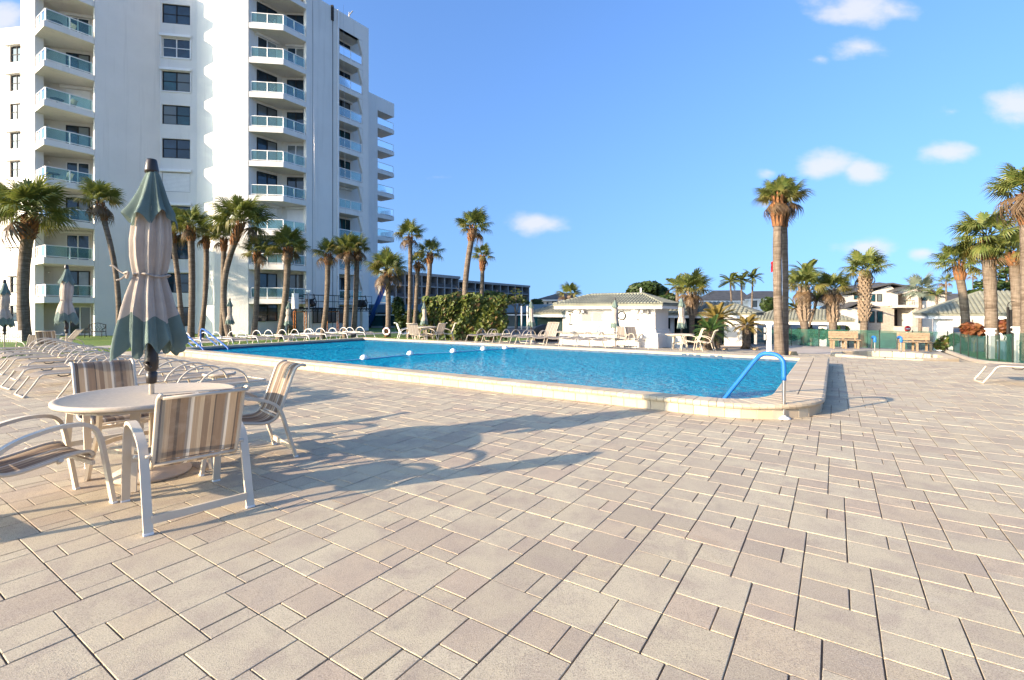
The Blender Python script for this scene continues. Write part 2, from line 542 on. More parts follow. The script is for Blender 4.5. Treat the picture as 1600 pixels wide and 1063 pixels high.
M['sling'] = stripes('striped_sling_fabric', [(0, br), (.05, dk), (.07, tan), (.16, wh), (.19, gr), (.22, br), (.33, dk), (.35, tan), (.40, br), (.48, be), (.53, tan), (.60, wh), (.64, gr), (.67, br), (.76, dk), (.80, br), (.86, tan), (.92, be), (.96, gr)], .5)
gt, gb = (.42, .36, .29), (.31, .26, .21)
M['sling_pale'] = stripes('faded_striped_sling', [(0, gb), (.08, gt), (.2, wh), (.24, gb), (.38, gt), (.5, gb), (.58, gt), (.66, wh), (.70, gb), (.86, gt)], .3)
M['sling_white'] = mat('white_vinyl_sling', (.70, .67, .60), .6, .06, 8)
def cloth(name, c, rnd=0):
    t = NT(name)
    c1 = t.mix(t.remap(t.noise(3.5, 5, .6), .35, .7), scale(c, 1.12), scale(c, .8))
    c1 = t.mix(t.math('MULTIPLY', t.remap(t.noise(1.2, 4, .7), .5, .8), .3), c1, (.34, .31, .27))
    t.col(c1); t.set(.9, 0, .15)
    t.b.inputs['Sheen Weight'].default_value = .15
    wv = t.n('ShaderNodeTexWave', bands_direction='Z'); wv.inputs['Scale'].default_value = 260
    t.l(t.tc.outputs['Object'], wv.inputs['Vector'])
    t.bump(t.math('ADD', t.math('MULTIPLY', wv.outputs['Fac'], .3), t.noise(14, 5, .6)), .35, .008)
    tl = t.n('ShaderNodeBsdfTranslucent'); t.l(c1, tl.inputs['Color'])
    mx = t.n('ShaderNodeMixShader'); mx.inputs[0].default_value = .22
    t.l(t.b.outputs[0], mx.inputs[1]); t.l(tl.outputs[0], mx.inputs[2]); t.l(mx.outputs[0], t.out.inputs[0])
    return t.m
M['cloth_green'] = cloth('sage_green_canvas', (.165, .22, .19))
M['cloth_beige'] = cloth('beige_canvas', (.52, .445, .37))
M['resin'] = mat('textured_table_resin', (.54, .45, .34), .55, .12, 20, .004, 55, fine=.15)
M['conc_base'] = mat('tan_concrete_base', (.50, .40, .30), .8, .12, 8, .006, 60)
def leaf(name, c1, c2, tw=.3, old=None):
    t = NT(name)
    f = t.math('FRACT', t.math('ADD', t.math('MULTIPLY', t.rnd(), 3.7), t.math('MULTIPLY', t.isl(), 2.3)))
    c = t.mix(f, c1, c2)
    if old:
        c = t.mix(t.remap(f, .8, .95), c, old)
    t.col(c); t.set(.5, 0, .35)
    tl = t.n('ShaderNodeBsdfTranslucent'); t.l(t.mix(.5, c, (.18, .20, .03)), tl.inputs['Color'])
    mx = t.n('ShaderNodeMixShader'); mx.inputs[0].default_value = tw
    t.l(t.b.outputs[0], mx.inputs[1]); t.l(tl.outputs[0], mx.inputs[2]); t.l(mx.outputs[0], t.out.inputs[0])
    return t.m
M['frond'] = leaf('palm_frond_green', (.075, .115, .024), (.20, .205, .055))
M['frond_y'] = leaf('palm_frond_yellowing', (.14, .14, .035), (.22, .17, .05))
M['frond_old'] = leaf('palm_frond_dead', (.16, .10, .05), (.09, .055, .03), .15)
M['frond_silver'] = leaf('silver_palm_frond', (.17, .21, .15), (.26, .29, .22))
M['leaf_hedge'] = leaf('hedge_leaf', (.045, .08, .014), (.16, .175, .03), .3, (.17, .085, .035))
M['leaf_dark'] = leaf('dark_broad_leaf', (.025, .05, .012), (.06, .09, .02))
M['leaf_red'] = leaf('red_ti_leaf', (.14, .03, .015), (.22, .09, .03))
M['cycad'] = leaf('cycad_leaf', (.03, .075, .02), (.07, .12, .03))
M['cycad_gold'] = leaf('golden_cycad_leaf', (.22, .17, .04), (.30, .20, .06))  # yellow-gold leaf tones for the golden cycads
def trunk_mat():
    t = NT('palm_trunk_bark')
    tc = t.tc.outputs['Object']
    m1 = t.n('ShaderNodeMapping'); m1.inputs['Scale'].default_value = (2.2, 2.2, 15); t.l(tc, m1.inputs[0])
    m2 = t.n('ShaderNodeMapping'); m2.inputs['Scale'].default_value = (24, 24, 2.2); t.l(tc, m2.inputs[0])
    rings = t.noise(1.0, 4, .6, m1.outputs[0], .4); fib = t.noise(1.0, 4, .65, m2.outputs[0])
    c = t.mix(t.remap(rings, .35, .65), (.105, .078, .056), (.235, .185, .14))
    c = t.mix(t.math('MULTIPLY', t.remap(fib, .45, .7), .6), c, (.07, .05, .036))
    c = t.mix(t.math('MULTIPLY', t.remap(t.noise(1.2, 4, .6), .5, .7), .45), c, (.27, .22, .17))
    c = t.mix(t.remap(t.rnd(), 0, 1, 0, .25), c, (.10, .075, .055))
    t.col(c); t.set(.95, 0, .15)
    t.bump(t.math('ADD', t.math('MULTIPLY', rings, .8), fib), .8, .035)
    return t.m
M['trunk'] = trunk_mat()
M['boots'] = mat('palm_boot_bark', (.26, .115, .045), .9, .4, 8, .03, 25, fine=.3)
M['boots_pale'] = mat('pale_palm_boots', (.30, .22, .15), .9, .3, 8, .03, 25, fine=.3)
M['twig'] = mat('bare_branch', (.22, .17, .12), .9, .25, 8)
def grass_mat():
    t = NT('lawn_grass')
    gp = t.n('ShaderNodeNewGeometry').outputs['Position']
    t.col(t.mix(t.remap(t.noise(.6, 5, .6, gp), .35, .65), (.075, .15, .018), (.15, .21, .03))); t.set(.8)
    t.bump(t.noise(60, 3, .6, gp), .6, .03)
    return t.m
M['grass'] = grass_mat()
M['earth'] = mat('far_ground', (.20, .18, .14), .95, .3, .05)
M['concrete'] = mat('concrete_path', (.42, .36, .30), .9, .12, .7, .005, 40)
M['mulch'] = mat('planting_mulch', (.10, .065, .045), .95, .4, 3, .05, 20)
M['asphalt'] = mat('parking_asphalt', (.10, .10, .10), .9, .15, .6, .01, 60)
M['brick_path'] = mat('red_brick_paving', (.20, .11, .085), .9, .2, 2.5, .01, 30)
M['tile_roof'] = mat('pale_green_roof_tile', (.205, .205, .155), .8, .2, 1.2, .01, 30)
M['shingle'] = mat('brown_shingle_roof', (.24, .17, .12), .9, .15, 1.5, .01, 30)
M['roof_dark'] = mat('dark_grey_roof', (.075, .072, .07), .8, .2, 1.0)
M['fascia_blue'] = mat('blue_grey_fascia', (.10, .17, .24), .6, .1, .5)
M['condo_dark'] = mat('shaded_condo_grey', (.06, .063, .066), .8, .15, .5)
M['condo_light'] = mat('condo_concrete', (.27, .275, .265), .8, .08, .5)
M['house_wall'] = mat('cream_house_render', (.62, .55, .46), .85, .05, .5)
M['house_stone'] = mat('tan_stone_cladding', (.40, .34, .27), .9, .15, 4, .02, 12)
M['blue_foam'] = mat('blue_foam_grip', (.012, .13, .42), .5, .08, 12)
M['blue_paint'] = mat('blue_enamel', (.02, .09, .30), .4, .1, 10)
M['wood'] = mat('weathered_bench_board', (.30, .21, .13), .8, .25, 9)
M['orange'] = mat('orange_scaffold_paint', (.50, .17, .03), .6, .25, 6)
M['red'] = mat('red_sign_enamel', (.60, .03, .03), .4, .05, 5)
M['board_grey'] = mat('notice_board_grey', (.27, .262, .25), .6, .06, 6)
M['grey_plate'] = mat('pale_grey_plate', (.36, .35, .33), .5, .06, 6)
M['ink'] = mat('grey_print', (.085, .083, .08), .7, .1, 20)
M['rock'] = mat('tan_landscape_rock', (.40, .27, .14), .9, .3, 3, .05, 9)
M['rope'] = mat('blue_white_rope', (.25, .50, .65), .7, .1, 20)
M['buoy_blue'] = mat('buoy_blue_half', (.03, .16, .42), .4, .05, 5)
# ------------------------------------------------------------------ ground, lawns, paths
PS0, PS1, PT0, PT1 = -18.55, -0.15, 7.08, 15.32          # outer edge of the pool coping
CS, CT, CR = PS1 - 1.3, PT0 + 1.3, 1.3                   # rounded near corner
def in_pool(s, t, m=0.0):
    if not (PS0 + m < s < PS1 - m and PT0 + m < t < PT1 - m):
        return False
    if s > CS and t < CT:
        return math.hypot(s - CS, t - CT) < CR - m
    return True
def frange(a_, b_, h):
    n = max(1, int(round((b_ - a_) / h)))
    return [a_ + (b_ - a_) * i / n for i in range(n + 1)]
def st_sheet(name, sl, tl, dz, m, skip=None, parent=None):
    mb = MB(); idx = {}
    def vid(i, j):
        if (i, j) not in idx:
            idx[(i, j)] = len(mb.v)
            mb.v.append(ST(sl[i], tl[j], gz_st(sl[i], tl[j]) + dz))
        return idx[(i, j)]
    for i in range(len(sl) - 1):
        for j in range(len(tl) - 1):
            if skip and skip(sl[i], sl[i + 1], tl[j], tl[j + 1]):
                continue
            mb.f.append((vid(i, j), vid(i + 1, j), vid(i + 1, j + 1), vid(i, j + 1))); mb.sm.append(True)
    return struct(mb.build(name, m, parent))
def pool_skip(s0, s1, t0, t1):
    return all(in_pool(s, t, .05) for s in (s0, s1) for t in (t0, t1))
def uniq(l):
    l = sorted(l); o = [l[0]]
    for x in l[1:]:
        if x - o[-1] > 1e-4: o.append(x)
    return o
ps_lines = frange(-18.45, -1.65, 1.05) + frange(-1.65, -.21, .16)
pt_lines = frange(7.14, 8.5, .16) + frange(8.5, 15.26, .9)
s_all = uniq([-900, -500, -250, -120, -80, -60, -50, -45] + frange(-42, -18.45, 1.0) + ps_lines + frange(-.21, 34, 1.0) + [38, 45, 60, 90, 150, 260, 500, 900])
t_all = uniq([-900, -400, -150, -60, -30, -20] + frange(-15, 7.14, 1.5) + pt_lines + frange(15.26, 40, .95) + [42, 45, 60, 90, 150, 260, 500, 900])
st_sheet('ground', s_all, t_all, -.045, M['earth'], pool_skip)

lawn = st_sheet('lawn', frange(-32, -22.6, .94), frange(-14, 30, 1.0), -.012, M['grass'])
st_sheet('lawn', frange(-22.6, -17.2, .9), frange(16.4, 30, 1.0), -.012, M['grass'])
st_sheet('footpath', frange(-34.2, -32.0, 1.1), frange(-14, 34, 1.0), -.006, M['concrete'])
st_sheet('planting_bed', frange(-52, -34.2, 2), frange(-14, 44, 2), -.02, M['grass'])
st_sheet('brick_walk', frange(-27.0, -25.6, .7), frange(-6, 9.0, 1.0), -.004, M['brick_path'])
st_sheet('side_lawn', frange(4.45, 18, 1.0), frange(4, 33, 1.0), -.012, M['grass'])
st_sheet('parking_lot', frange(-30, 60, 3), frange(33, 75, 1.5), -.02, M['asphalt'])
st_sheet('rear_walk', frange(-17.2, 4.2, 1.0), frange(25.85, 32, 1.0), -.008, M['concrete'])

def in_deck(s, t):
    if not (-22.6 < s < 4.2 and -7 < t < 25.8): return False
    if s < -17.2 and t > 16.4: return False
    return True
def deck_skip(s0, s1, t0, t1):
    return pool_skip(s0, s1, t0, t1) or not in_deck((s0 + s1) / 2, (t0 + t1) / 2)
deck = st_sheet('paver_deck', uniq(frange(-22.6, -17.2, .9) + frange(-17.2, -1.65, .9) + ps_lines + frange(-.21, 4.2, .63)),
                uniq(frange(-7, 7.14, .8) + pt_lines + frange(15.26, 16.4, .38) + frange(16.4, 25.8, .47)), -.0035, M['joint'], deck_skip)

# ------------------------------------------------------------------ pavers, laid in the deck's own pattern
UN = 0.1067
PO = (-2.073, 1.26)
PIECES = [(0, 0, 3, 3), (0, 5, 3, 8), (0, 3, 2, 5), (2, 3, 3, 5), (-2, 1, 0, 3), (-2, 0, 0, 1)]
cells = []
for i in range(-60, 60):
    for j in range(-60, 60):
        ox, oy = 5 * i + 3 * j, 5 * i - 3 * j
        for (x0, y0, x1, y1) in PIECES:
            s0, t0, s1, t1 = PO[0] + (ox + x0) * UN, PO[1] + (oy + y0) * UN, PO[0] + (ox + x1) * UN, PO[1] + (oy + y1) * UN
            sc_, tc_ = (s0 + s1) / 2, (t0 + t1) / 2
            if not in_deck(sc_, tc_): continue
            if all(in_pool(s, t, 0) for s in (s0, s1) for t in (t0, t1)) or in_pool(sc_, tc_, .12): continue
            w = A2 * sc_ + B2 * tc_
            if w.y < -1.6 or abs(w.x) > 1.2 * w.y + 4.5 or w.y > 27: continue
            yy = max(w.y, .3)
            u, v = HU + FPX * w.x / yy, HV + FPX * EYE / yy
            seen = -40 < u < 1640 and v < 1120
            size = (s1 - s0) * (t1 - t0) / yy ** 3
            cells.append((size if seen else 0, s0, t0, s1, t1, x1 - x0, y1 - y0))
cells.sort(key=lambda c: -c[0])
GAP = .0034
pm = {}
prng = random.Random(4)
for k, (_, s0, t0, s1, t1, nx, ny) in enumerate(cells[:300]):
    var = prng.randrange(3)
    key = (nx, ny, var)
    if key not in pm:
        a_, b_ = nx * UN / 2 - GAP, ny * UN / 2 - GAP
        q = random.Random(nx * 100 + ny * 10 + var)
        mb = MB().bbox(-a_, a_, -b_, b_, -.05, 0, .0018)
        for i in range(16):
            mb.v[i] += Vector((q.uniform(-.0016, .0016), q.uniform(-.0016, .0016), 0))
        me = mb.mesh('paver'); me.materials.append(M['paver']); pm[key] = me
    o = bpy.data.objects.new('paver', pm[key]); COL.objects.link(o)
    o.parent = deck
    o.location = ST((s0 + s1) / 2, (t0 + t1) / 2, prng.uniform(.0035, .0058))
    o.rotation_euler = (prng.uniform(-.002, .002), prng.uniform(-.002, .002), POOL_ROT + prng.uniform(-.004, .004))
mb = MB()
for (_, s0, t0, s1, t1, nx, ny) in cells[300:]:
    zc = gz_st((s0 + s1) / 2, (t0 + t1) / 2)
    h = prng.uniform(.003, .0065); tx, ty = prng.uniform(-.002, .002), prng.uniform(-.002, .002)
    c = .0022
    def pt(s, t, dz):
        return ST(s, t, gz_st(s, t) + dz + h + (s - s0) * tx + (t - t0) * ty)
    ring = [(s0 + GAP, t0 + GAP), (s1 - GAP, t0 + GAP), (s1 - GAP, t1 - GAP), (s0 + GAP, t1 - GAP)]
    ins = [(s0 + GAP + c, t0 + GAP + c), (s1 - GAP - c, t0 + GAP + c), (s1 - GAP - c, t1 - GAP - c), (s0 + GAP + c, t1 - GAP - c)]
    mb.add([pt(*p, -.03) for p in ring] + [pt(*p, -c) for p in ring] + [pt(*p, 0) for p in ins],
           [(i, (i + 1) % 4, 4 + (i + 1) % 4, 4 + i) for i in range(4)] + [(4 + i, 4 + (i + 1) % 4, 8 + (i + 1) % 4, 8 + i) for i in range(4)] + [(8, 9, 10, 11)])
pf = mb.build('paver_field', M['paver'], deck); pf['kind'] = 'stuff'

# ------------------------------------------------------------------ pool: coping, wall bricks, basin, water
def pool_loop():
    """list of (outer, inner) pairs round the pool, starting at the near left corner"""
    L = []
    IN = dict(t0=7.42, s1=-.77, t1=14.92, s0=-18.2)
    n = 168
    for i in range(n + 1):                                 # near edge
        f = i / n
        L.append(((PS0 + (CS - PS0) * f, PT0), (IN['s0'] + (CS - IN['s0']) * f, IN['t0'])))
    k_near = len(L)
    for i in range(1, 21):                                 # rounded corner
        an = math.pi / 2 * i / 20
        L.append(((CS + CR * math.sin(an), CT - CR * math.cos(an)),
                  (CS + (IN['s1'] - CS) * math.sin(an), CT - (CT - IN['t0']) * math.cos(an))))
    k_arc = len(L)
    n = 22
    for i in range(1, n + 1):                              # right edge
        f = i / n
        L.append(((PS1, CT + (PT1 - CT) * f), (IN['s1'], CT + (IN['t1'] - CT) * f)))
    k_right = len(L)
    n = 60
    for i in range(1, n + 1):                              # far edge
        f = i / n
        L.append(((PS1 + (PS0 - PS1) * f, PT1), (IN['s1'] + (IN['s0'] - IN['s1']) * f, IN['t1'])))
    k_far = len(L)
    n = 24
    for i in range(1, n + 1):                              # left end
        f = i / n
        L.append(((PS0, PT1 + (PT0 - PT1) * f), (IN['s0'], IN['t1'] + (IN['t0'] - IN['t1']) * f)))
    return L, k_near, k_arc, k_right, k_far
LOOP, KN, KA, KR, KF = pool_loop()
TOPZ = .205
def cop_piece(mb, o0, o1, i0, i1, g=.003, q0=0., q1=1., nose=True, dz=0.):
    o0, o1, i0, i1 = Vector(o0), Vector(o1), Vector(i0), Vector(i1)
    d = (o1 - o0).normalized() if (o1 - o0).length > 1e-6 else (i1 - i0).normalized()
    o0, o1, i0, i1 = o0 + d * g, o1 - d * g, i0 + d * g, i1 - d * g
    w = (i0 - o0).length
    prof = []
    if nose:
        prof += [(0.0, -.072), (-.022 / w, -.066), (-.036 / w, -.040), (-.028 / w, -.014), (.004 / w, 0.)]
    else:
        prof += [(q0, -.06), (q0 + .003, -.006), (q0 + .012, 0.)]
    prof += [(q1 - .02, .0), (q1, -.008), (q1, -.07)]
    vs = []
    for (a_, b_) in ((o0, i0), (o1, i1)):
        for (q, z) in prof:
            p = a_ + (b_ - a_) * q
            vs.append(ST(p.x, p.y, TOPZ + z + dz))
    n = len(prof)
    fs = [(i, i + 1, n + i + 1, n + i) for i in range(n - 1)] + [tuple(range(n)), tuple(reversed(range(n, 2 * n)))]
    mb.add(vs, fs)
core = MB()
nl = len(LOOP)
for k in range(nl - 1):
    (o0, i0), (o1, i1) = LOOP[k], LOOP[k + 1]
    def lp(a_, b_, q): return (a_[0] + (b_[0] - a_[0]) * q, a_[1] + (b_[1] - a_[1]) * q)
    wid = math.hypot(o0[0] - i0[0], o0[1] - i0[1])
    q = .045 / wid
    A0, A1, B0, B1 = lp(o0, i0, q), lp(o1, i1, q), lp(o0, i0, .985), lp(o1, i1, .985)
    zs = (-.12, TOPZ - .012)
    vs = [ST(*p, z) for z in zs for p in (A0, A1, B1, B0)]
    core.add(vs, [(0, 1, 5, 4), (4, 5, 6, 7), (2, 3, 7, 6)])
coping = struct(core.build('pool_coping', M['joint']))
rest = MB(); rest_w = MB()
def cop_obj(name, fill):
    mb = MB(); fill(mb)
    c = sum((p for p in mb.v), Vector()) / len(mb.v)
    mb.v = [p - c for p in mb.v]
    o = mb.build(name, M['coping'], coping, world=False)
    o.location = c
    return o
cr = random.Random(9)
for k in range(nl - 1):
    (o0, i0), (o1, i1) = LOOP[k], LOOP[k + 1]
    dz = cr.uniform(-.002, .002)
    near = k < KA - 1 and k > 40
    right = KA - 1 <= k < KR - 1
    if right:                                              # two rows of wide tiles on the right edge
        for (q0, q1, ns) in ((0, .49, True), (.505, 1., False)):
            def fill(mb):
                if ns:
                    m0, m1 = [tuple(Vector(a_) + (Vector(b_) - Vector(a_)) * q1) for (a_, b_) in ((o0, i0), (o1, i1))]
                    cop_piece(mb, o0, o1, m0, m1, nose=True, dz=dz)
                else:
                    cop_piece(mb, o0, o1, i0, i1, q0=q0, q1=q1, nose=False, dz=dz)
            cop_obj('coping_tile', fill)
    elif near:
        cop_obj('coping_brick', lambda mb: cop_piece(mb, o0, o1, i0, i1, dz=dz))
    else:
        cop_piece(rest, o0, o1, i0, i1, dz=dz)
# bricks of the little wall below the nosing
def wall_brick(mb, o0, o1, i0, i1, j):
    o0, o1, i0, i1 = Vector(o0), Vector(o1), Vector(i0), Vector(i1)
    d = (o1 - o0).normalized() * .0025
    o0, o1 = o0 + d, o1 - d
    n0, n1 = (i0 - o0).normalized(), (i1 - o1).normalized()
    vs = []
    for z in (-.04, TOPZ - .076):
        for p in (o0 + n0 * j, o1 + n1 * j, o1 + n1 * .06, o0 + n0 * .06):
            vs.append(ST(p.x, p.y, z))
    mb.add(vs, [(4, 5, 6, 7), (0, 1, 5, 4), (1, 2, 6, 5), (3, 0, 4, 7)])
k = 0
while k < nl - 1:
    step = 2 if k < KA - 1 else 1
    k2 = min(k + step, nl - 1)
    (o0, i0), (o1, i1) = LOOP[k], LOOP[k2]
    if 40 < k < KR - 1:
        j = cr.uniform(.004, .012)
        cop_obj('wall_brick', lambda mb: wall_brick(mb, o0, o1, i0, i1, j))
    elif k <= 40:
        wall_brick(rest_w, o0, o1, i0, i1, cr.uniform(.004, .012))
    k = k2
o = rest.build('far_coping_bricks', M['coping'], coping); o['kind'] = 'stuff'
o = rest_w.build('far_wall_bricks', M['coping'], coping); o['kind'] = 'stuff'

inner = [p[1] for p in LOOP[:-1]]
def ring_wall(name, z0, z1, m, inset=0.0, parent=None):
    mb = MB(); n = len(inner)
    mb.add([ST(s, t, z) for z in (z0, z1) for (s, t) in inner], [(i, (i + 1) % n, n + (i + 1) % n, n + i) for i in range(n)])
    return mb.build(name, m, parent)
mb = MB(); n = len(inner)
mb.add([ST(s, t, -1.15) for (s, t) in inner], [tuple(range(n))])
mb.add([ST(s, t, z) for z in (-1.15, -.14) for (s, t) in inner], [(i, (i + 1) % n, n + (i + 1) % n, n + i) for i in range(n)])
basin = struct(mb.build('pool_basin', M['basin']))
ring_wall('tile_band', -.14, TOPZ - .07, M['tile_band'], parent=basin)
mb = MB()                                                  # entry bench along the right side and steps below the rail
def st_box(mb, s0, s1, t0, t1, z0, z1):
    mb.add([ST(s, t, z) for z in (z0, z1) for (s, t) in ((s0, t0), (s1, t0), (s1, t1), (s0, t1))],
           [(0, 3, 2, 1), (4, 5, 6, 7), (0, 1, 5, 4), (1, 2, 6, 5), (2, 3, 7, 6), (3, 0, 4, 7)])
st_box(mb, -1.40, -.775, 7.9, 14.915, -1.14, -.10)
mb.build('entry_ledge', M['ledge'], basin)
mb = MB()
for i in range(3):
    st_box(mb, -1.75 - .35 * i, -1.401 - .35 * i, 7.43, 14.915, -1.14, -.36 - .25 * i)
mb.build('pool_step', M['basin'], basin)
mb = MB(); st_box(mb, -1.43, -1.385, 7.6, 14.91, -.1, -.094)
mb.build('step_edge_tile', M['tile_band'], basin)
mb = MB(); mb.add([ST(s, t, .075) for (s, t) in inner], [tuple(range(n))])
struct(mb.build('pool_water', M['water']))

# grass blades where the lawn shows beside the path
mb = MB(); gr_ = random.Random(3)
for _ in range(16000):
    if gr_.random() < .62:
        s, t = gr_.uniform(-31.9, -22.7), gr_.uniform(4, 24)
    else:
        s, t = gr_.uniform(-22.6, -17.4), gr_.uniform(16.6, 24)
    p = ST(s, t, gz_st(s, t) - .015); an = gr_.uniform(0, 6.28); h = gr_.uniform(.03, .075); w = .014
    d = Vector((math.cos(an), math.sin(an), 0))
    mb.add([p - d * w, p + d * w, p + Vector((-d.y, d.x, 0)) * gr_.uniform(-.03, .03) + Vector((0, 0, h))], [(0, 1, 2)])
tag(mb.build('grass', M['grass']), 'short green lawn grass between the pool and the building', 'grass', kind='stuff')
# ------------------------------------------------------------------ the white apartment tower
class Face:
    """a vertical facade plane from P to Q (plan), x along it, n towards the pool"""
    def __init__(self, P, Q):
        self.P = Vector((P[0], P[1])); Q = Vector((Q[0], Q[1]))
        self.L = (Q - self.P).length
        self.d = (Q - self.P) / self.L
        self.n = Vector((self.d.y, -self.d.x))
    def xu(self, u):
        k = (u - HU) / FPX
        return (k * self.P.y - self.P.x) / (self.d.x - k * self.d.y)
    def pt(self, x, n, z):
        p = self.P + self.d * x + self.n * n
        return Vector((p.x, p.y, z))
    def box(self, mb, x0, x1, z0, z1, n0, n1):
        return mb.add([self.pt(x, n, z) for z in (z0, z1) for (x, n) in ((x0, n1), (x1, n1), (x1, n0), (x0, n0))],
                      [(0, 3, 2, 1), (4, 5, 6, 7), (0, 1, 5, 4), (1, 2, 6, 5), (2, 3, 7, 6), (3, 0, 4, 7)])
def fpart(face, name, m, parent, *a_):
    mb = MB(); face.box(mb, *a_)
    return mb.build(name, m, parent)
ZB = -2.4
def window_on(face, parent, x0, x1, z0, z1, frame='dark_metal', glass='glass', nf=.0, cols=2, bars=True, fw=.06):
    """window set back in its opening: frame, mullions and one pane per sash"""
    mb = MB()
    fr = [(x0, x0 + fw, z0, z1), (x1 - fw, x1, z0, z1), (x0 + fw, x1 - fw, z1 - fw, z1), (x0 + fw, x1 - fw, z0, z0 + fw)]
    for i in range(1, cols):
        xm = x0 + (x1 - x0) * i / cols
        fr.append((xm - fw * .6, xm + fw * .6, z0 + fw, z1 - fw))
    for q in fr:
        face.box(mb, *q, nf - .08, nf)
    if bars:
        zm = z0 + (z1 - z0) * .5
        for i in range(cols):
            a_, b_ = x0 + (x1 - x0) * i / cols + fw, x0 + (x1 - x0) * (i + 1) / cols - fw
            face.box(mb, a_, b_, zm - .03, zm + .03, nf - .07, nf - .012)
    w = mb.build('window', M[frame], parent)
    for i in range(cols):
        a_, b_ = x0 + (x1 - x0) * i / cols + fw * .6, x0 + (x1 - x0) * (i + 1) / cols - fw * .6
        fpart(face, 'pane', M[glass], w, a_, b_, z0 + fw * .5, z1 - fw * .5, nf - .06, nf - .04)
    return w
def slider_on(face, parent, x0, x1, z0, z1, frame='dark_metal', glasses=('glass', 'glass_light')):
    w = window_on(face, parent, x0, x1, z0, z1, frame, glasses[0], .10, 2, False, .07)
    w.name = 'sliding_door'
    ch = [c for c in bpy.data.objects if c.parent is w]
    ch[-1].data.materials[0] = M[glasses[1]]
    return w
def railing(parent, pts, z, h=.92, divs=None, glass='rail_glass', bot=.10):
    pts = [Vector((p[0], p[1], z)) for p in pts]
    mb = MB()
    up = Vector((0, 0, 1))
    for i in range(len(pts) - 1):
        a_, b_ = pts[i], pts[i + 1]
        mb.tube([a_ + up * h, b_ + up * h], 0, flat=(.07, .06), caps=True)
        mb.tube([a_ + up * bot, b_ + up * bot], 0, flat=(.05, .05), caps=True)
        nd = divs[i] if divs else 2
        for k in range(nd + (1 if i == len(pts) - 2 else 0)):
            p = a_ + (b_ - a_) * (k / nd)
            mb.tube([p, p + up * (h - .02)], 0, flat=(.06, .06), caps=True)
    r = mb.build('railing', M['white'], parent)
    for i in range(len(pts) - 1):
        a_, b_ = pts[i], pts[i + 1]
        nd = divs[i] if divs else 2
        d = (b_ - a_).normalized(); nn = Vector((d.y, -d.x, 0)) * .008
        for k in range(nd):
            p, q = a_ + (b_ - a_) * (k / nd) + d * .035, a_ + (b_ - a_) * ((k + 1) / nd) - d * .035
            g = MB()
            vs = [w_ + up * zz for zz in (bot + .03, h - .03) for w_ in (p - nn, q - nn, q + nn, p + nn)]
            g.add(vs, [(0, 3, 2, 1), (4, 5, 6, 7), (0, 1, 5, 4), (1, 2, 6, 5), (2, 3, 7, 6), (3, 0, 4, 7)])
            g.build('glass_panel', M[glass], parent)
    return r

tower = thing('apartment_tower', 'tall white stucco apartment tower with stacked angular glass-railed balconies', 'building', (-30, 44, -.5))
FA = Face((-56.7, 50.0), (-48.7, 48.6))
FB = Face((-39.5, 39.06), (-36.2, 36.85))
FD1 = Face((-32.68, 38.04), (-30.2, 41.7))
FD2 = Face((-30.2, 41.7), (-27.4, 42.2))
FE = Face((-27.4, 42.2), (-24.78, 40.46))
FF = Face((-24.78, 40.46), (-22.15, 40.8))
FH = Face((-18.2, 42.97), (-14.4, 48.65))
FJ = Face((-18.4, 61.5), (-15.9, 65.26))
RZ = 29.75
LEV = [2.5 + 2.9 * k for k in range(9)] + [28.6]
W = M['stucco']
# plain walls
fpart(FB, 'wall', W, tower, 0, FB.L, ZB, RZ, -.5, 0)
mb = MB(); mb.prism([(-36.2, 36.85), (-36.62, 36.95), (-37.6, 38.4), (-37.2, 38.4)], ZB, RZ - .01); mb.build('wall', W, tower)
mb = MB(); mb.prism([(-39.5, 39.06), (-39.2, 39.3), (-47.3, 52.), (-47.6, 51.8)], ZB, RZ - .01); mb.build('wall', W, tower)
fpart(FD1, 'wall', W, tower, 0, FD1.L, ZB, RZ, -.35, 0)
fpart(FE, 'wall', W, tower, .0, FE.L, ZB, RZ, -.35, 0)
fpart(FF, 'wall', M['stucco_rough'], tower, 0, FF.L, ZB, RZ, -.4, 0)
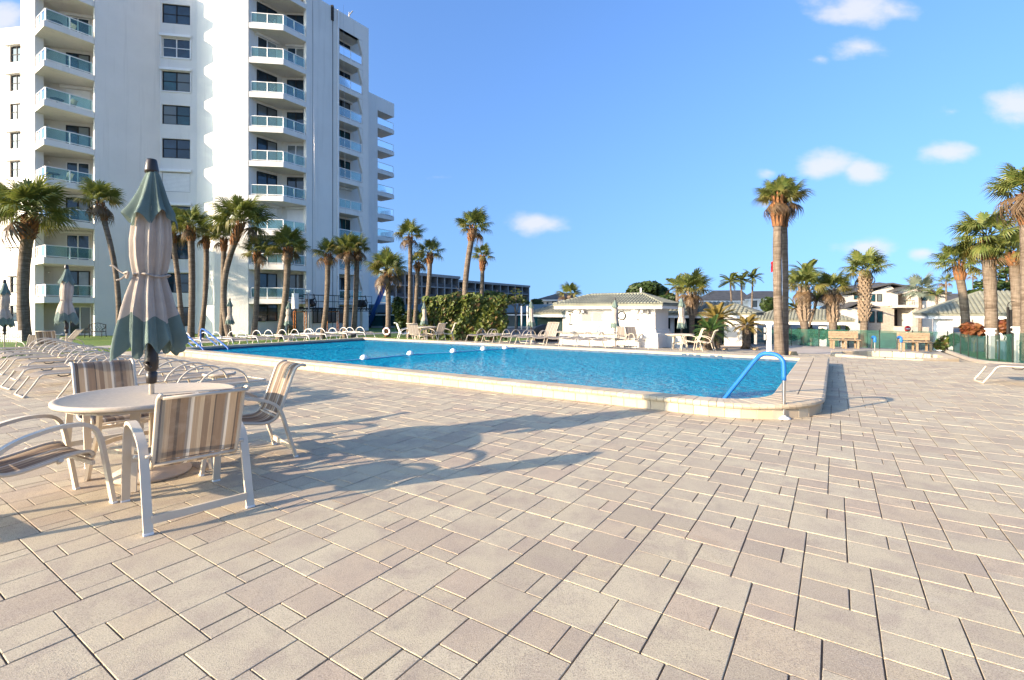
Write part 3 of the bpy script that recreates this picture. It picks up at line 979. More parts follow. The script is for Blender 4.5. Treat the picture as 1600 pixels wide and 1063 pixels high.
# window bay with real openings
wx0, wx1 = FD2.xu(253), FD2.xu(297)
fpart(FD2, 'wall', W, tower, 0, wx0, ZB, RZ, -.35, 0)
fpart(FD2, 'wall', W, tower, wx1, FD2.L, ZB, RZ, -.35, 0)
tops = [27.9 - 2.9 * k for k in range(10)]
prev = RZ - .01
for k, zt in enumerate(tops):
    zbm = zt - 1.68
    fpart(FD2, 'wall', W, tower, wx0, wx1, zt, prev, -.34, -.003)
    prev = zbm
    if k == 5:                                             # storm shutter closed over the opening
        s_ = fpart(FD2, 'storm_shutter', M['grey_plate'], tower, wx0 + .02, wx1 - .02, zbm + .02, zt - .02, -.12, -.05)
        mb = MB()
        for i in range(14):
            zz = zbm + .05 + i * (zt - zbm - .1) / 14
            FD2.box(mb, wx0 + .04, wx1 - .04, zz, zz + .095, -.05, -.035)
        mb.build('shutter_slats', M['white'], s_)
        fpart(FD2, 'shutter_box', M['white'], tower, wx0 - .12, wx1 + .12, zt + .02, zt + .26, .0, .2)
    else:
        white = k in (1, 2)
        window_on(FD2, tower, wx0 + .01, wx1 - .01, zbm + .01, zt - .01, 'white' if k in (1,) else 'dark_metal', 'glass' if k not in (2, 3) else 'glass_teal', -.10)
        if k in (1, 2, 6, 7, 8):
            fpart(FD2, 'shutter_box', M['white'], tower, wx0 - .14, wx1 + .12, zt + .05, zt + .27, .0, .2)
        if white:
            mb = MB()
            for q in ((wx0 - .1, wx0 - .03, zbm - .08, zt + .04), (wx1 + .03, wx1 + .1, zbm - .08, zt + .04), (wx0 - .03, wx1 + .03, zbm - .12, zbm - .05)):
                FD2.box(mb, *q, .0, .07)
            mb.build('shutter_track', M['white'], tower)
fpart(FD2, 'wall', W, tower, wx0, wx1, ZB, prev, -.34, -.003)
# far left wing
ax0, ax1 = FA.xu(15), FA.xu(33)
fpart(FA, 'wall', W, tower, 0, ax0, ZB, 30.0, -.35, 0)
fpart(FA, 'wall', W, tower, ax1, FA.L + .6, ZB, 30.0, -.35, 0)
prev = 29.99
for k in range(10):
    zt = 28.1 - 2.9 * k; zbm = zt - 1.62
    fpart(FA, 'wall', W, tower, ax0, ax1, zt, prev, -.34, -.003); prev = zbm
    if k == 7:
        fpart(FA, 'storm_shutter', M['white'], tower, ax0 + .02, ax1 - .02, zbm + .02, zt - .02, -.12, -.05)
    else:
        window_on(FA, tower, ax0 + .01, ax1 - .01, zbm + .01, zt - .01, 'dark_metal', 'glass', -.12, 2)
    if k in (0, 1, 3, 4, 6, 7, 8):
        fpart(FA, 'shutter_box', M['white'], tower, ax0 - .5, ax1 - .02, zt + .05, zt + .3, .0, .22)
    else:
        fpart(FA, 'window_sill', M['white'], tower, ax0 - .1, ax1 - .02, zbm - .1, zbm - .02, .0, .08)
fpart(FA, 'wall', W, tower, ax0, ax1, ZB, prev, -.34, -.003)

# stack of corner balconies on the left (C)
tip, ce, cl_ = (-34.31, 35.6), (-32.70, 38.02), (-36.15, 36.82)
FCb = Face((-37.3, 38.2), (-33.15, 39.55))
fpart(FCb, 'wall', W, tower, -.3, FCb.L, ZB, RZ - .02, -.35, 0)
cx0, cx1 = FCb.xu(104), FCb.xu(141)
for k, z in enumerate(LEV):
    if k < 9 or True:
        mb = MB().prism([tip, ce, (-33.1, 39.5), (-37.25, 38.17), cl_], z - .45, z)
        b_ = mb.build('balcony', W, tower)
        if k < 9:
            t2, e2, l2 = (-34.30, 35.72), (-32.80, 37.98), (-36.10, 36.90)
            railing(b_, [l2, t2, e2], z, .9, [2, 2])
            nodoor = k == 5
            if nodoor:
                fpart(FCb, 'storm_shutter', M['white'], tower, cx0, cx1, z + .02, z + 2.15, .0, .05)
            else:
                slider_on(FCb, tower, cx0, cx1, z + .02, z + 2.15, 'dark_metal' if k not in (7, 8, 3, 1) else 'white', ('glass', ('glass_light', 'glass')[k % 2]))
            if k in (1, 2, 5, 7, 8):
                fpart(FCb, 'shutter_box', M['white'], tower, cx0 - .35, cx1 + .25, z + 2.2, z + 2.42, .0, .24)
            mb = MB(); mb.lathe([(.08, 0), (.09, .05), (.06, .12)], 10, FCb.pt(FCb.xu(76), .06, z + 1.95)); mb.build('wall_lamp', M['white'], tower)
slider_on(FCb, tower, cx0 + .2, cx1 + .1, -.45, 1.8, 'white', ('glass', 'glass_light'))
# stack of balconies in the middle (G)
G0, Gc, Ge = (-22.12, 40.82), (-19.4, 41.2), (-18.22, 42.95)
G0b, Gi, Geb = (-21.98, 41.35), (-20.58, 43.45), (-18.30, 43.62)
FG1, FG2 = Face(G0b, Gi), Face(Gi, Geb)
fpart(FG1, 'wall', W, tower, 0, FG1.L, ZB, RZ - .02, -.35, 0)
fpart(FG2, 'wall', W, tower, -.1, FG2.L + .3, ZB, RZ - .03, -.35, 0)
mb = MB(); mb.prism([(-22.15, 40.82), (-21.95, 41.36), (-22.2, 41.6), (-22.5, 40.9)], ZB, RZ - .05); mb.build('wall', W, tower)
gx0, gx1 = FG1.xu(401), FG1.xu(432)
hx0, hx1 = FG2.xu(449), FG2.xu(476.5)
for k, z in enumerate(LEV):
    b_ = MB().prism([G0, Gc, Ge, (-18.27, 43.6), (-20.6, 43.43), (-21.99, 41.33)], z - .45, z).build('balcony', W, tower)
    if k < 9:
        railing(b_, [(-21.98, 40.95), (-19.45, 41.31), (-18.33, 42.93)], z, .9, [2, 2])
        g_ = (('glass', 'glass'), ('glass', 'glass_light'), ('glass', 'glass'))[k % 3]
        if k == 2:
            fpart(FG1, 'storm_shutter', M['white'], tower, gx0, gx1, z + .02, z + 2.2, .0, .05)
            fpart(FG2, 'storm_shutter', M['white'], tower, hx0, hx1, z + .02, z + 2.2, .0, .05)
        else:
            slider_on(FG1, tower, gx0, gx1, z + .02, z + 2.2, 'white' if k == 7 else 'dark_metal', g_)
            slider_on(FG2, tower, hx0, hx1, z + .02, z + 2.2, 'white' if k in (7, 4) else 'dark_metal', g_ if k != 4 else ('glass_light', 'glass_light'))
        if k in (2, 7):
            fpart(FG1, 'shutter_box', M['white'], tower, gx0 - .1, gx1 + .15, z + 2.24, z + 2.44, .0, .22)
            fpart(FG2, 'shutter_box', M['white'], tower, hx0 - .1, hx1, z + 2.24, z + 2.44, .0, .22)
window_on(FG1, tower, gx0, gx1 + .05, .55, 2.0, 'dark_metal', 'glass', .10)
slider_on(FG2, tower, hx0, hx1, -.45, 1.8, 'dark_metal', ('glass', 'glass_light'))
# wall H with the recessed balconies I
ix0, ix1 = FH.xu(530), FH.xu(566.5)
LH = FH.xu(576)
fpart(FH, 'wall', W, tower, 0, ix0, ZB, RZ, -.4, 0)
fpart(FH, 'wall', W, tower, ix1, LH, ZB, RZ, -.4, 0)
fpart(FH, 'parapet', W, tower, ix0, ix1, 28.15, RZ - .004, -.4, -.003)
for u_ in (488, 519.5):
    fpart(FH, 'expansion_joint', M['grey_plate'] if u_ < 500 else M['dark_metal'], tower, FH.xu(u_), FH.xu(u_) + .045, ZB, RZ - .5, .0, .02)
fpart(FH, 'downpipe', M['white'], tower, FH.xu(527), FH.xu(527) + .1, ZB, RZ, .0, .1)
fpart(FH, 'wall', W, tower, ix0 - .2, ix1 + 1.2, ZB, RZ - .02, -2.0, -1.55)
for k, z in enumerate(LEV):
    mb = MB(); FH.box(mb, ix0 + .002, ix1 - .002, z - .45, z, -1.549, -.004)
    b_ = mb.build('balcony', W, tower)
    if k < 9:
        railing(b_, [tuple(FH.pt(ix0 + .05, -.07, 0))[:2], tuple(FH.pt(ix1 - .05, -.07, 0))[:2]], z, .9, [2])
        if k not in (3,):
            w = window_on(FH, tower, ix0 + .45, ix1 - .35, z + .02, z + 2.2, 'dark_metal', 'glass_teal' if k in (2, 3, 4, 5) else 'glass', -1.45, 2, False, .07)
            w.name = 'sliding_door'
        if k in (1, 3, 6):
            fpart(FH, 'shutter_box', M['white'], tower, ix0 + .25, ix1 - .15, z + 2.24, z + 2.44, -1.545, -1.3)
        mb = MB()                                          # slanted cheek at the outer end of the recess
        tri = ((ix1 - .45, z + 2.44), (ix1 - .003, z + 2.44), (ix1 - .003, z + 1.1))
        mb.add([FH.pt(x, n_, zz) for n_ in (-.02, -.3) for (x, zz) in tri], [(0, 1, 2), (5, 4, 3), (0, 3, 4, 1), (1, 4, 5, 2), (2, 5, 3, 0)])
        mb.build('slanted_cheek', W, tower)
# ground floor openings under the platform
for (u0, u1, z0, z1) in ((488, 503, .35, 1.75), (510, 524, .35, 1.75), (533, 556, .3, 1.9)):
    window_on(FH, tower, FH.xu(u0), FH.xu(u1), z0, z1, 'dark_metal', 'glass', .10 if u0 < 530 else -1.45, 2, False)
# set-back wing with balconies at its end (J)
jb = FJ.xu(590)
fpart(FJ, 'wall', W, tower, -1.2, jb, ZB, 29.3, -.4, 0)
fpart(FJ, 'parapet', W, tower, jb, FJ.L + .1, 27.5, 29.29, -2.6, -.004)
fpart(FJ, 'wall', W, tower, jb - 1.5, FJ.xu(604), ZB, 27.4, -3.2, -2.6)
for k in range(9):
    z = LEV[k]
    mb = MB(); FJ.box(mb, jb + .002, FJ.L + .1, z - .5, z, -2.59, -.004)
    b_ = mb.build('balcony', W, tower)
    railing(b_, [tuple(FJ.pt(jb + .05, -.1, 0))[:2], tuple(FJ.pt(FJ.L, -.1, 0))[:2], tuple(FJ.pt(FJ.L, -2.5, 0))[:2]], z, .95, [1, 2])
    fpart(FJ, 'balcony_door', M['glass'], tower, jb + .9, jb + 1.9, z + .02, z + 2.1, -2.6, -2.55)
# the block behind and the flat roof
mb = MB().prism([(-52, 51.5), (-47.2, 52.5), (-39.5, 41.0), (-36.6, 40.2), (-33.1, 41.0), (-30.4, 43.8), (-24.5, 43.8), (-22.6, 43.0), (-20.9, 44.6), (-19.6, 45.6), (-18.6, 51.5), (-18.9, 62.5), (-23, 70), (-56, 64)], ZB, RZ - .05)
mb.build('rear_block', W, tower)
mb = MB().prism([(-39.4, 39.1), (-36.3, 37.0), (-33.4, 38.6), (-32.7, 38.2), (-30.3, 41.8), (-27.4, 42.3), (-24.8, 40.6), (-22.2, 40.9), (-19.3, 41.4), (-14.6, 48.7), (-18.9, 60.5), (-24, 68), (-46, 58)], RZ - .3, RZ - .004)
mb.build('roof', W, tower)
mb = MB(); q = FH.pt(FH.xu(552), -.6, RZ)
mb.tube([q, q + Vector((.0, 0, .9))], .06, 6); mb.tube([q + Vector((-.1, 0, .55)), q + Vector((.35, 0, 1.0))], .05, 6); mb.tube([q + Vector((.3, 0, 1.05)), q + Vector((-.2, .2, .4))], .03, 5)
mb.build('roof_antenna', M['grey_plate'], tower)
q = FH.pt(FH.xu(519), .02, RZ)
mb = MB(); mb.box(-.12, .12, -.1, .1, -1.3, .1, Matrix.Translation(q)); mb.build('roof_hook', M['dark_metal'], tower)
for i in range(2):
    q = FH.pt(FH.xu(547), .05, 0)

# ------------------------------------------------------------------ suspended work platform by the tower's foot
plat = thing('work_platform', 'rusty suspended work platform with orange frames at the foot of the white tower', 'scaffold', tuple(FH.pt(2, 1.6, -.5)))
FP = Face(tuple(FH.pt(-1.9, 1.5, 0))[:2], tuple(FH.pt(6.4, 1.5, 0))[:2])
p0, p1 = FP.xu(468), FP.xu(577)
zf = 1.72
mb = MB()
FP.box(mb, p0, p1, zf - .14, zf - .02, -.45, .35)
for i in range(26):
    x = p0 + (p1 - p0) * i / 26
    mb.tube([FP.pt(x, .36, zf - .3), FP.pt(x + (p1 - p0) / 26, .36, zf - .02)], .02, 5)
mb.tube([FP.pt(p0, .36, zf - .3), FP.pt(p1, .36, zf - .3)], .03, 6)
mb.build('deck', M['dark_metal'], plat)
mb = MB()
for nn in (.36, -.46):
    for zz in (.55, 1.1):
        mb.tube([FP.pt(p0, nn, zf + zz), FP.pt(p1, nn, zf + zz)], .022, 6)
    for i in range(8):
        x = p0 + (p1 - p0) * i / 7
        mb.tube([FP.pt(x, nn, zf), FP.pt(x, nn, zf + 1.1)], .022, 6)
mb.build('guardrail', M['dark_metal'], plat)
for x in (p1 - .9, FP.xu(484)):
    mb = MB()
    FP.box(mb, x - .3, x + .2, zf + .05, zf + .75, -.2, .2)
    mb.tube([FP.pt(x - .35, .3, zf - .2), FP.pt(x + .3, .3, zf + .9)], .05, 6)
    mb.tube([FP.pt(x + .3, .3, zf - .3), FP.pt(x + .5, .2, zf + .5), FP.pt(x + .3, .1, zf + 1.2)], .04, 6)
    mb.lathe([(.02, -.1), (.22, -.1), (.22, .1), (.02, .1)], 12, FP.pt(x + .1, .3, zf + .3), M=Matrix.Rotation(R(90), 3, 'X'))
    mb.build('hoist_motor', M['black'], plat)
for (u0, u1) in ((458, 475), (508, 526)):
    mb = MB()
    x0, x1 = FP.xu(u0), FP.xu(u1)
    for x in (x0, x1):
        for d_ in (-.09, .09):
            mb.tube([FP.pt(x + d_, .2, -.5), FP.pt(x + d_, .2, zf - .3)], .03, 6)
        for i in range(7):
            zz = -.4 + i * .3
            mb.tube([FP.pt(x - .09, .2, zz), FP.pt(x + .09, .2, zz + .15)], .018, 5)
    mb.tube([FP.pt(x0, .2, zf - .35), FP.pt(x1, .2, zf - .35)], .035, 6)
    mb.build('orange_frame', M['orange'], plat)
mb = MB(); FP.box(mb, FP.xu(458), FP.xu(465), zf - .1, zf + 1.2, -.2, .15); mb.build('control_box', M['white'], plat)
for u_ in (493, 541):
    mb = MB(); mb.tube([FP.pt(FP.xu(u_), 0, zf + 1.0), FP.pt(FP.xu(u_), -.4, RZ)], .008, 5); mb.build('hoist_cable', M['steel'], plat)
lamp = thing('flood_lamp', 'small white floodlight on a short post above the work platform', 'lamp', tuple(FP.pt(FP.xu(477), .5, -.5)))
q = FP.pt(FP.xu(477), .5, 0)
mb = MB(); mb.tube([q + Vector((0, 0, -.5)), q + Vector((0, 0, 3.0))], .05, 8); mb.build('post', M['grey_plate'], lamp)
mb = MB(); mb.box(-.22, .15, -.1, .1, 3.0, 3.2, Matrix.Translation(q)); mb.build('lamp_head', M['white'], lamp)
chute = thing('debris_chute', 'long blue slanting tube leaning behind the palm beside the tower', 'chute', (-13.5, 55, -.5))
mb = MB(); mb.tube([on_ray(575, 56, -.4), on_ray(602, 56, 4.6)], .28, 10); mb.build('tube', M['blue_paint'], chute)
# ------------------------------------------------------------------ buildings beyond the pool
def st_part(name, m, parent, s0, s1, t0, t1, z0, z1):
    mb = MB(); st_box(mb, s0, s1, t0, t1, z0, z1)
    return mb.build(name, m, parent)
def hip_roof(mb, s0, s1, t0, t1, ze, zr, ins_s, ins_t, th=.1):
    """hip roof over an s,t rectangle: eave height ze, ridge height zr"""
    e = [(s0, t0), (s1, t0), (s1, t1), (s0, t1)]
    tm = (t0 + t1) / 2
    r = [(s0 + ins_s, tm), (s1 - ins_s, tm)]
    vs = [ST(*p, ze) for p in e] + [ST(*p, zr) for p in r] + [ST(*p, ze - th) for p in e]
    return mb.add(vs, [(0, 1, 5, 4), (1, 2, 5), (2, 3, 4, 5), (3, 0, 4), (0, 6, 7, 1), (1, 7, 8, 2), (2, 8, 9, 3), (3, 9, 6, 0), (9, 8, 7, 6)])
def barrel_tiles(s0, s1, t0, t1, ze, zr, ins_s, pitch=.2, rows=5):
    """rows of rounded roof tiles on the front and right slopes, each course lapping the one below"""
    mb = MB(); tm = (t0 + t1) / 2
    n = int((s1 - s0) / pitch)
    for i in range(n):
        s = s0 + (i + .5) * (s1 - s0) / n
        top = min(1.0, (s - s0) / ins_s, (s1 - s) / ins_s)
        for r_ in range(rows):
            f0, f1 = r_ / rows, min((r_ + 1.08) / rows, top)
            if f0 >= top: break
            vs = []
            for (f, lift) in ((f0, .022), (f1, .004)):
                t = t0 + (tm - t0) * f; z = ze + (zr - ze) * f + lift
                for (ds, dz) in ((-.48, 0), (-.26, .05), (0, .065), (.26, .05), (.48, 0)):
                    vs.append(ST(s + ds * pitch, t, z + dz))
            mb.add(vs, [(k, k + 1, 5 + k + 1, 5 + k) for k in range(4)] + [(4, 3, 2, 1, 0)], False)
    n = int((t1 - t0) / pitch)
    for i in range(n):
        t = t0 + (i + .5) * (t1 - t0) / n
        top = min(1.0, (t - t0) / (tm - t0), (t1 - t) / (tm - t0))
        for r_ in range(rows):
            f0, f1 = r_ / rows, min((r_ + 1.08) / rows, top)
            if f0 >= top: break
            for side in (0, 1):
                vs = []
                for (f, lift) in ((f0, .022), (f1, .004)):
                    s = s1 - ins_s * f if side == 0 else s0 + ins_s * f
                    z = ze + (zr - ze) * f + lift
                    for (dt, dz) in ((-.48, 0), (-.26, .05), (0, .065), (.26, .05), (.48, 0)):
                        vs.append(ST(s, t + dt * pitch, z + dz))
                q = [(k, k + 1, 5 + k + 1, 5 + k) for k in range(4)] + [(4, 3, 2, 1, 0)]
                mb.add(vs, q if side == 0 else [tuple(reversed(x)) for x in q], False)
    return mb

# --- kiosk with the tiled roof
KS1, KT0 = -7.8, 25.2
KS0, KT1 = KS1 - 5.2, KT0 + 2.4
kc = ST((KS0 + KS1) / 2, (KT0 + KT1) / 2, -.5)
kiosk = thing('pool_kiosk', 'small white pool kiosk with a pale green tiled hip roof and a wall clock', 'kiosk', kc)
mb = MB()
zb = -.75
prof = [(.26, zb), (.20, -.12), (.20, .16), (.13, .17), (.13, .30), (.06, .31), (.06, .44), (0, .45), (0, 1.62)]
for (d0, za), (d1, zc) in zip(prof[:-1], prof[1:]):
    vs = []
    for d, z in ((d0, za), (d1, zc)):
        for (s, t) in ((KS0 - d, KT0 - d), (KS1 + d, KT0 - d), (KS1 + d, KT1 + d), (KS0 - d, KT1 + d)):
            vs.append(ST(s, t, z))
    mb.add(vs, [(0, 1, 5, 4), (1, 2, 6, 5), (2, 3, 7, 6), (3, 0, 4, 7)])
mb.build('wall', M['stucco'], kiosk)
mb = MB()
OV = .5
for (s0, s1, t0, t1) in ((KS0 - OV, KS1 + OV, KT0 - OV, KT0 - OV + .08), (KS0 - OV, KS1 + OV, KT1 + OV - .08, KT1 + OV), (KS1 + OV - .08, KS1 + OV, KT0 - OV + .08, KT1 + OV - .08), (KS0 - OV, KS0 - OV + .08, KT0 - OV + .08, KT1 + OV - .08)):
    st_box(mb, s0, s1, t0, t1, 1.56, 1.80)
st_box(mb, KS0 - OV + .08, KS1 + OV - .08, KT0 - OV + .08, KT1 + OV - .08, 1.60, 1.66)
mb.build('eave_fascia', M['white'], kiosk)
roof = hip_roof(MB(), KS0 - OV - .05, KS1 + OV + .05, KT0 - OV - .05, KT1 + OV + .05, 1.815, 2.36, 1.55, 1).build('roof', M['tile_roof'], kiosk)
rt = barrel_tiles(KS0 - OV - .07, KS1 + OV + .07, KT0 - OV - .07, KT1 + OV + .07, 1.82, 2.365, 1.55, .17, 6).build('roof_tiles', M['tile_roof'], roof); rt['kind'] = 'stuff'
mb = MB(); tm = (KT0 + KT1) / 2
for i in range(16):
    s = KS0 + 1.0 + i * (KS1 - KS0 - 2.0) / 16
    mb.tube([ST(s, tm, 2.39), ST(s + .22, tm, 2.40)], [.075, .09], 8)
for (sa, ta) in ((KS1 + OV, KT0 - OV), (KS1 + OV, KT1 + OV), (KS0 - OV, KT0 - OV)):
    e = ST(sa, ta, 1.84); r_ = ST(KS1 - 1.0 if sa > KS1 else KS0 + 1.0, tm, 2.39)
    for i in range(9):
        mb.tube([e + (r_ - e) * (i / 9), e + (r_ - e) * ((i + 1.1) / 9)], [.09, .075], 8)
rr = mb.build('ridge_tiles', M['tile_roof'], roof); rr['kind'] = 'stuff'
mb = MB(); mb.tube([ST(KS0 + 3.9, tm + .4, 2.2), ST(KS0 + 3.9, tm + .4, 2.75)], .05, 8); mb.build('vent_pipe', M['white'], kiosk)
def on_front(u, t=KT0):
    """s where photo column u meets the kiosk front"""
    k = (u - HU) / FPX
    return t * (k * B2.y - B2.x) / (A2.x - k * A2.y)
MF = Matrix(((A2.x, B2.x, 0, 0), (A2.y, B2.y, 0, 0), (0, 0, 1, 0), (0, 0, 0, 1)))
# clock
s = on_front(971.5); zc = zat(494, 25.0)
clock = thing('wall_clock', 'round black-rimmed clock hung on the white kiosk wall', 'clock', ST(s, KT0 - .03, zc))
Mk = MF.to_3x3() @ Matrix.Rotation(R(90), 3, 'X')
c = ST(s, KT0 - .004, zc)
mb = MB(); mb.lathe([(.20, 0), (.235, .005), (.245, .04), (.22, .06), (.195, .045), (.195, 0)], 28, c, M=Mk); mb.build('rim', M['dark_metal'], clock)
mb = MB(); mb.lathe([(.01, 0), (.2, 0), (.2, .02), (.01, .02)], 28, c, M=Mk); mb.build('face', M['white'], clock)
for (ang, L_) in ((35, .10), (200, .16)):
    mb = MB(); d = A2 * math.sin(R(ang)); p = c - Vector((B2.x, B2.y, 0)) * .028
    mb.tube([p, p + Vector((d.x * L_, d.y * L_, math.cos(R(ang)) * L_))], .010, 5); mb.build('hand', M['dark_metal'], clock)
for i in range(12):
    an = R(30 * i); p = c - Vector((B2.x, B2.y, 0)) * .024
    q = p + Vector((A2.x * math.sin(an), A2.y * math.sin(an), 0)) * .165 + Vector((0, 0, math.cos(an) * .165))
    q2 = p + Vector((A2.x * math.sin(an), A2.y * math.sin(an), 0)) * .185 + Vector((0, 0, math.cos(an) * .185))
    mb = MB(); mb.tube([q, q2], .006, 4); mb.build('hour_mark', M['dark_metal'], clock)
# notice board with two columns of small grey print
s0, s1 = on_front(909), on_front(943)
z0, z1 = zat(504, 26), zat(487.5, 26)
board = thing('notice_board', 'wide pale notice board of small print on the white kiosk wall', 'sign', ST((s0 + s1) / 2, KT0 - .03, z0))
st_part('plate', M['board_grey'], board, s0, s1, KT0 - .03, KT0 - .003, z0, z1)
mb = MB(); qr = random.Random(2)
for col in range(2):
    for row in range(8):
        a_ = s0 + .06 + col * (s1 - s0) * .5; z = z1 - .06 - row * (z1 - z0 - .1) / 8
        x = a_
        while x < a_ + (s1 - s0) * (.32 + qr.random() * .1):
            w_ = qr.uniform(.02, .07); st_box(mb, x, x + w_, KT0 - .033, KT0 - .0302, z - .022, z); x += w_ + .018
pr = mb.build('print', M['ink'], board); pr['kind'] = 'stuff'
mb = MB()
for q in ((s0 - .03, s1 + .03, z1, z1 + .03), (s0 - .03, s1 + .03, z0 - .03, z0), (s0 - .03, s0, z0, z1), (s1, s1 + .03, z0, z1)):
    st_box(mb, q[0], q[1], KT0 - .04, KT0 - .003, q[2], q[3])
mb.build('frame', M['grey_plate'], board)
# lamps, speaker box, thermometer, hose reel
def on_wall(u, v): return on_front(u), zat(v, 25.2 if u > 960 else 26.3)
for i, (u, v) in enumerate(((908, 486), (998.5, 485.5))):
    s, z = on_wall(u, v)
    t_ = thing('spot_lamp', ('twin white spotlights under the kiosk eave above the notice board', 'twin white spotlights under the kiosk eave right of the clock')[i], 'lamp', ST(s, KT0 - .1, z), group='spotlights under the kiosk eave')
    mb = MB(); mb.lathe([(.05, 0), (.05, .05)], 10, ST(s, KT0 - .002, z + .06), M=Mk); mb.build('bracket', M['white'], t_)
    for d in (-.13, .0, .13):
        p = ST(s + d, KT0 - .1, z + .03); q = ST(s + d * 1.9, KT0 - .32, z - .05)
        mb = MB(); mb.tube([ST(s, KT0 - .04, z + .06), p, q], [.02, .05, .075], 8); mb.build('lamp_head', M['white'] if d else M['grey_plate'], t_)
s, z = on_wall(1011, 487)
t_ = thing('speaker_box', 'small grey speaker box under the eave at the kiosk corner', 'speaker', ST(s, KT0 - .1, z))
st_part('case', M['grey_plate'], t_, s - .13, s + .13, KT0 - .2, KT0 - .003, z - .11, z + .11)
st_part('grille', M['ink'], t_, s - .1, s + .1, KT0 - .206, KT0 - .2, z - .08, z + .08)
s, z = on_wall(996.5, 500)
t_ = thing('wall_socket', 'tiny grey outlet box on the kiosk wall right of the clock', 'outlet', ST(s, KT0 - .05, z))
st_part('case', M['grey_plate'], t_, s - .05, s + .05, KT0 - .05, KT0 - .003, z - .07, z + .07)
st_part('cover', M['ink'], t_, s - .03, s + .03, KT0 - .056, KT0 - .05, z - .04, z + .04)
s, z = on_wall(890.5, 498)
t_ = thing('rescue_pole_rack', 'narrow wall rack with hooks at the left end of the kiosk wall', 'rack', ST(s, KT0 - .05, z))
st_part('board', M['resin'], t_, s - .09, s + .03, KT0 - .05, KT0 - .003, z - .28, z + .30)
for (ds, dz) in ((-.05, .38), (.14, .34), (-.03, -.34), (.12, -.36), (.0, .22)):
    st_part('hook', M['dark_metal'], t_, s + ds - .03, s + ds + .03, KT0 - .12, KT0 - .003, z + dz - .03, z + dz + .03)
# bar counter in front of the kiosk
BT = 23.7
bs0, bs1 = on_front(866, BT), on_front(999, BT)
bar = thing('bar_counter', 'long white bar counter with a grey top running before the kiosk', 'counter', ST((bs0 + bs1) / 2, BT, -.45))
zt = zat(521, 24.6)
st_part('counter_base', M['stucco'], bar, bs0 + .25, bs1 - .1, BT + .15, BT + .45, -.7, zt - .06)
st_part('counter_top', M['concrete'], bar, bs0, bs1 - 1.3, BT - .05, BT + .62, zt - .06, zt)
st_part('lower_counter_top', M['grey_plate'], bar, bs1 - 1.295, bs1, BT - .05, BT + .62, zt - .12, zt - .05)
st_part('outlet_plate', M['dark_metal'], bar, bs1 - .75, bs1 - .62, BT + .14, BT + .149, -.05, .08)
# flared end pier
mb = MB(); s0 = on_front(1001, BT + .7)
vs = []
for (d, z) in ((.0, -.75), (.10, .12), (.22, .30)):
    vs += [ST(s0 + d, BT + .55, z), ST(s0 + .95 - d * .25, BT + .55, z), ST(s0 + .95 - d * .25, KT0 - .21, z), ST(s0 + d, KT0 - .21, z)]
mb.add(vs, [(i + k, i + (k + 1) % 4, i + 4 + (k + 1) % 4, i + 4 + k) for i in (0, 4) for k in range(4)] + [(8, 9, 10, 11)])
pier = tag(mb.build('flared_pier', M['stucco'], None, loc=ST(s0 + .5, BT + .8, -.45)), 'flared white masonry pier beside the bar counter end', 'pier')
mb = MB(); p = on_ray(1047, 26.2); s0, t0 = to_st(p.x, p.y)
vs = [ST(s0 + a_ * 1.0, t0 + b_, z) for (z, e) in ((-.7, 0), (.18, .05)) for (a_, b_) in ((-.6 + e, 0), (.6 - e, 0), (.6 - e, .35), (-.6 + e, .35))]
mb.add(vs, [(0, 1, 5, 4), (1, 2, 6, 5), (2, 3, 7, 6), (3, 0, 4, 7), (4, 5, 6, 7)])
tag(mb.build('low_wall', M['stucco'], None, loc=ST(s0, t0, -.5)), 'low white masonry wall right of the kiosk behind the patio table', 'wall')

# --- covered walkway right of the kiosk
wk = thing('covered_walkway', 'covered walkway with dark screens and a broad white end pier', 'shelter', ST(-8.5, 30.5, -.5))
ws = -4.9
st_part('end_pier', M['stucco'], wk, ws - .35, ws + .9, 29.7, 30.3, -1.2, 1.02)
for s in (-8.2, -10.6, -13, -15.5):
    st_part('post', M['white'], wk, s - .11, s + .11, 29.8, 30.0, -1.0, 1.04)
st_part('fascia', M['white'], wk, -18, ws + 1.1, 29.35, 29.45, 1.03, 1.28)
mb = MB(); hip_roof(mb, -18.2, ws + 1.3, 29.3, 33.2, 1.30, 1.95, 1.6, 1); r_ = mb.build('roof', M['tile_roof'], wk)
tl_ = barrel_tiles(-18.25, ws + 1.35, 29.25, 33.2, 1.305, 1.955, 1.6, .24, 6).build('roof_tiles', M['tile_roof'], r_); tl_['kind'] = 'stuff'
for a_, b_ in ((-18, -15.62), (-15.38, -13.12), (-12.88, -10.72), (-10.48, -8.32), (-8.08, -5.3)):
    st_part('screen', M['teal_screen'], wk, a_, b_, 30.4, 30.42, -1.0, 1.03)
st_part('rear_wall', M['condo_dark'], wk, -18, ws + .8, 32.6, 32.8, -1.4, 1.28)

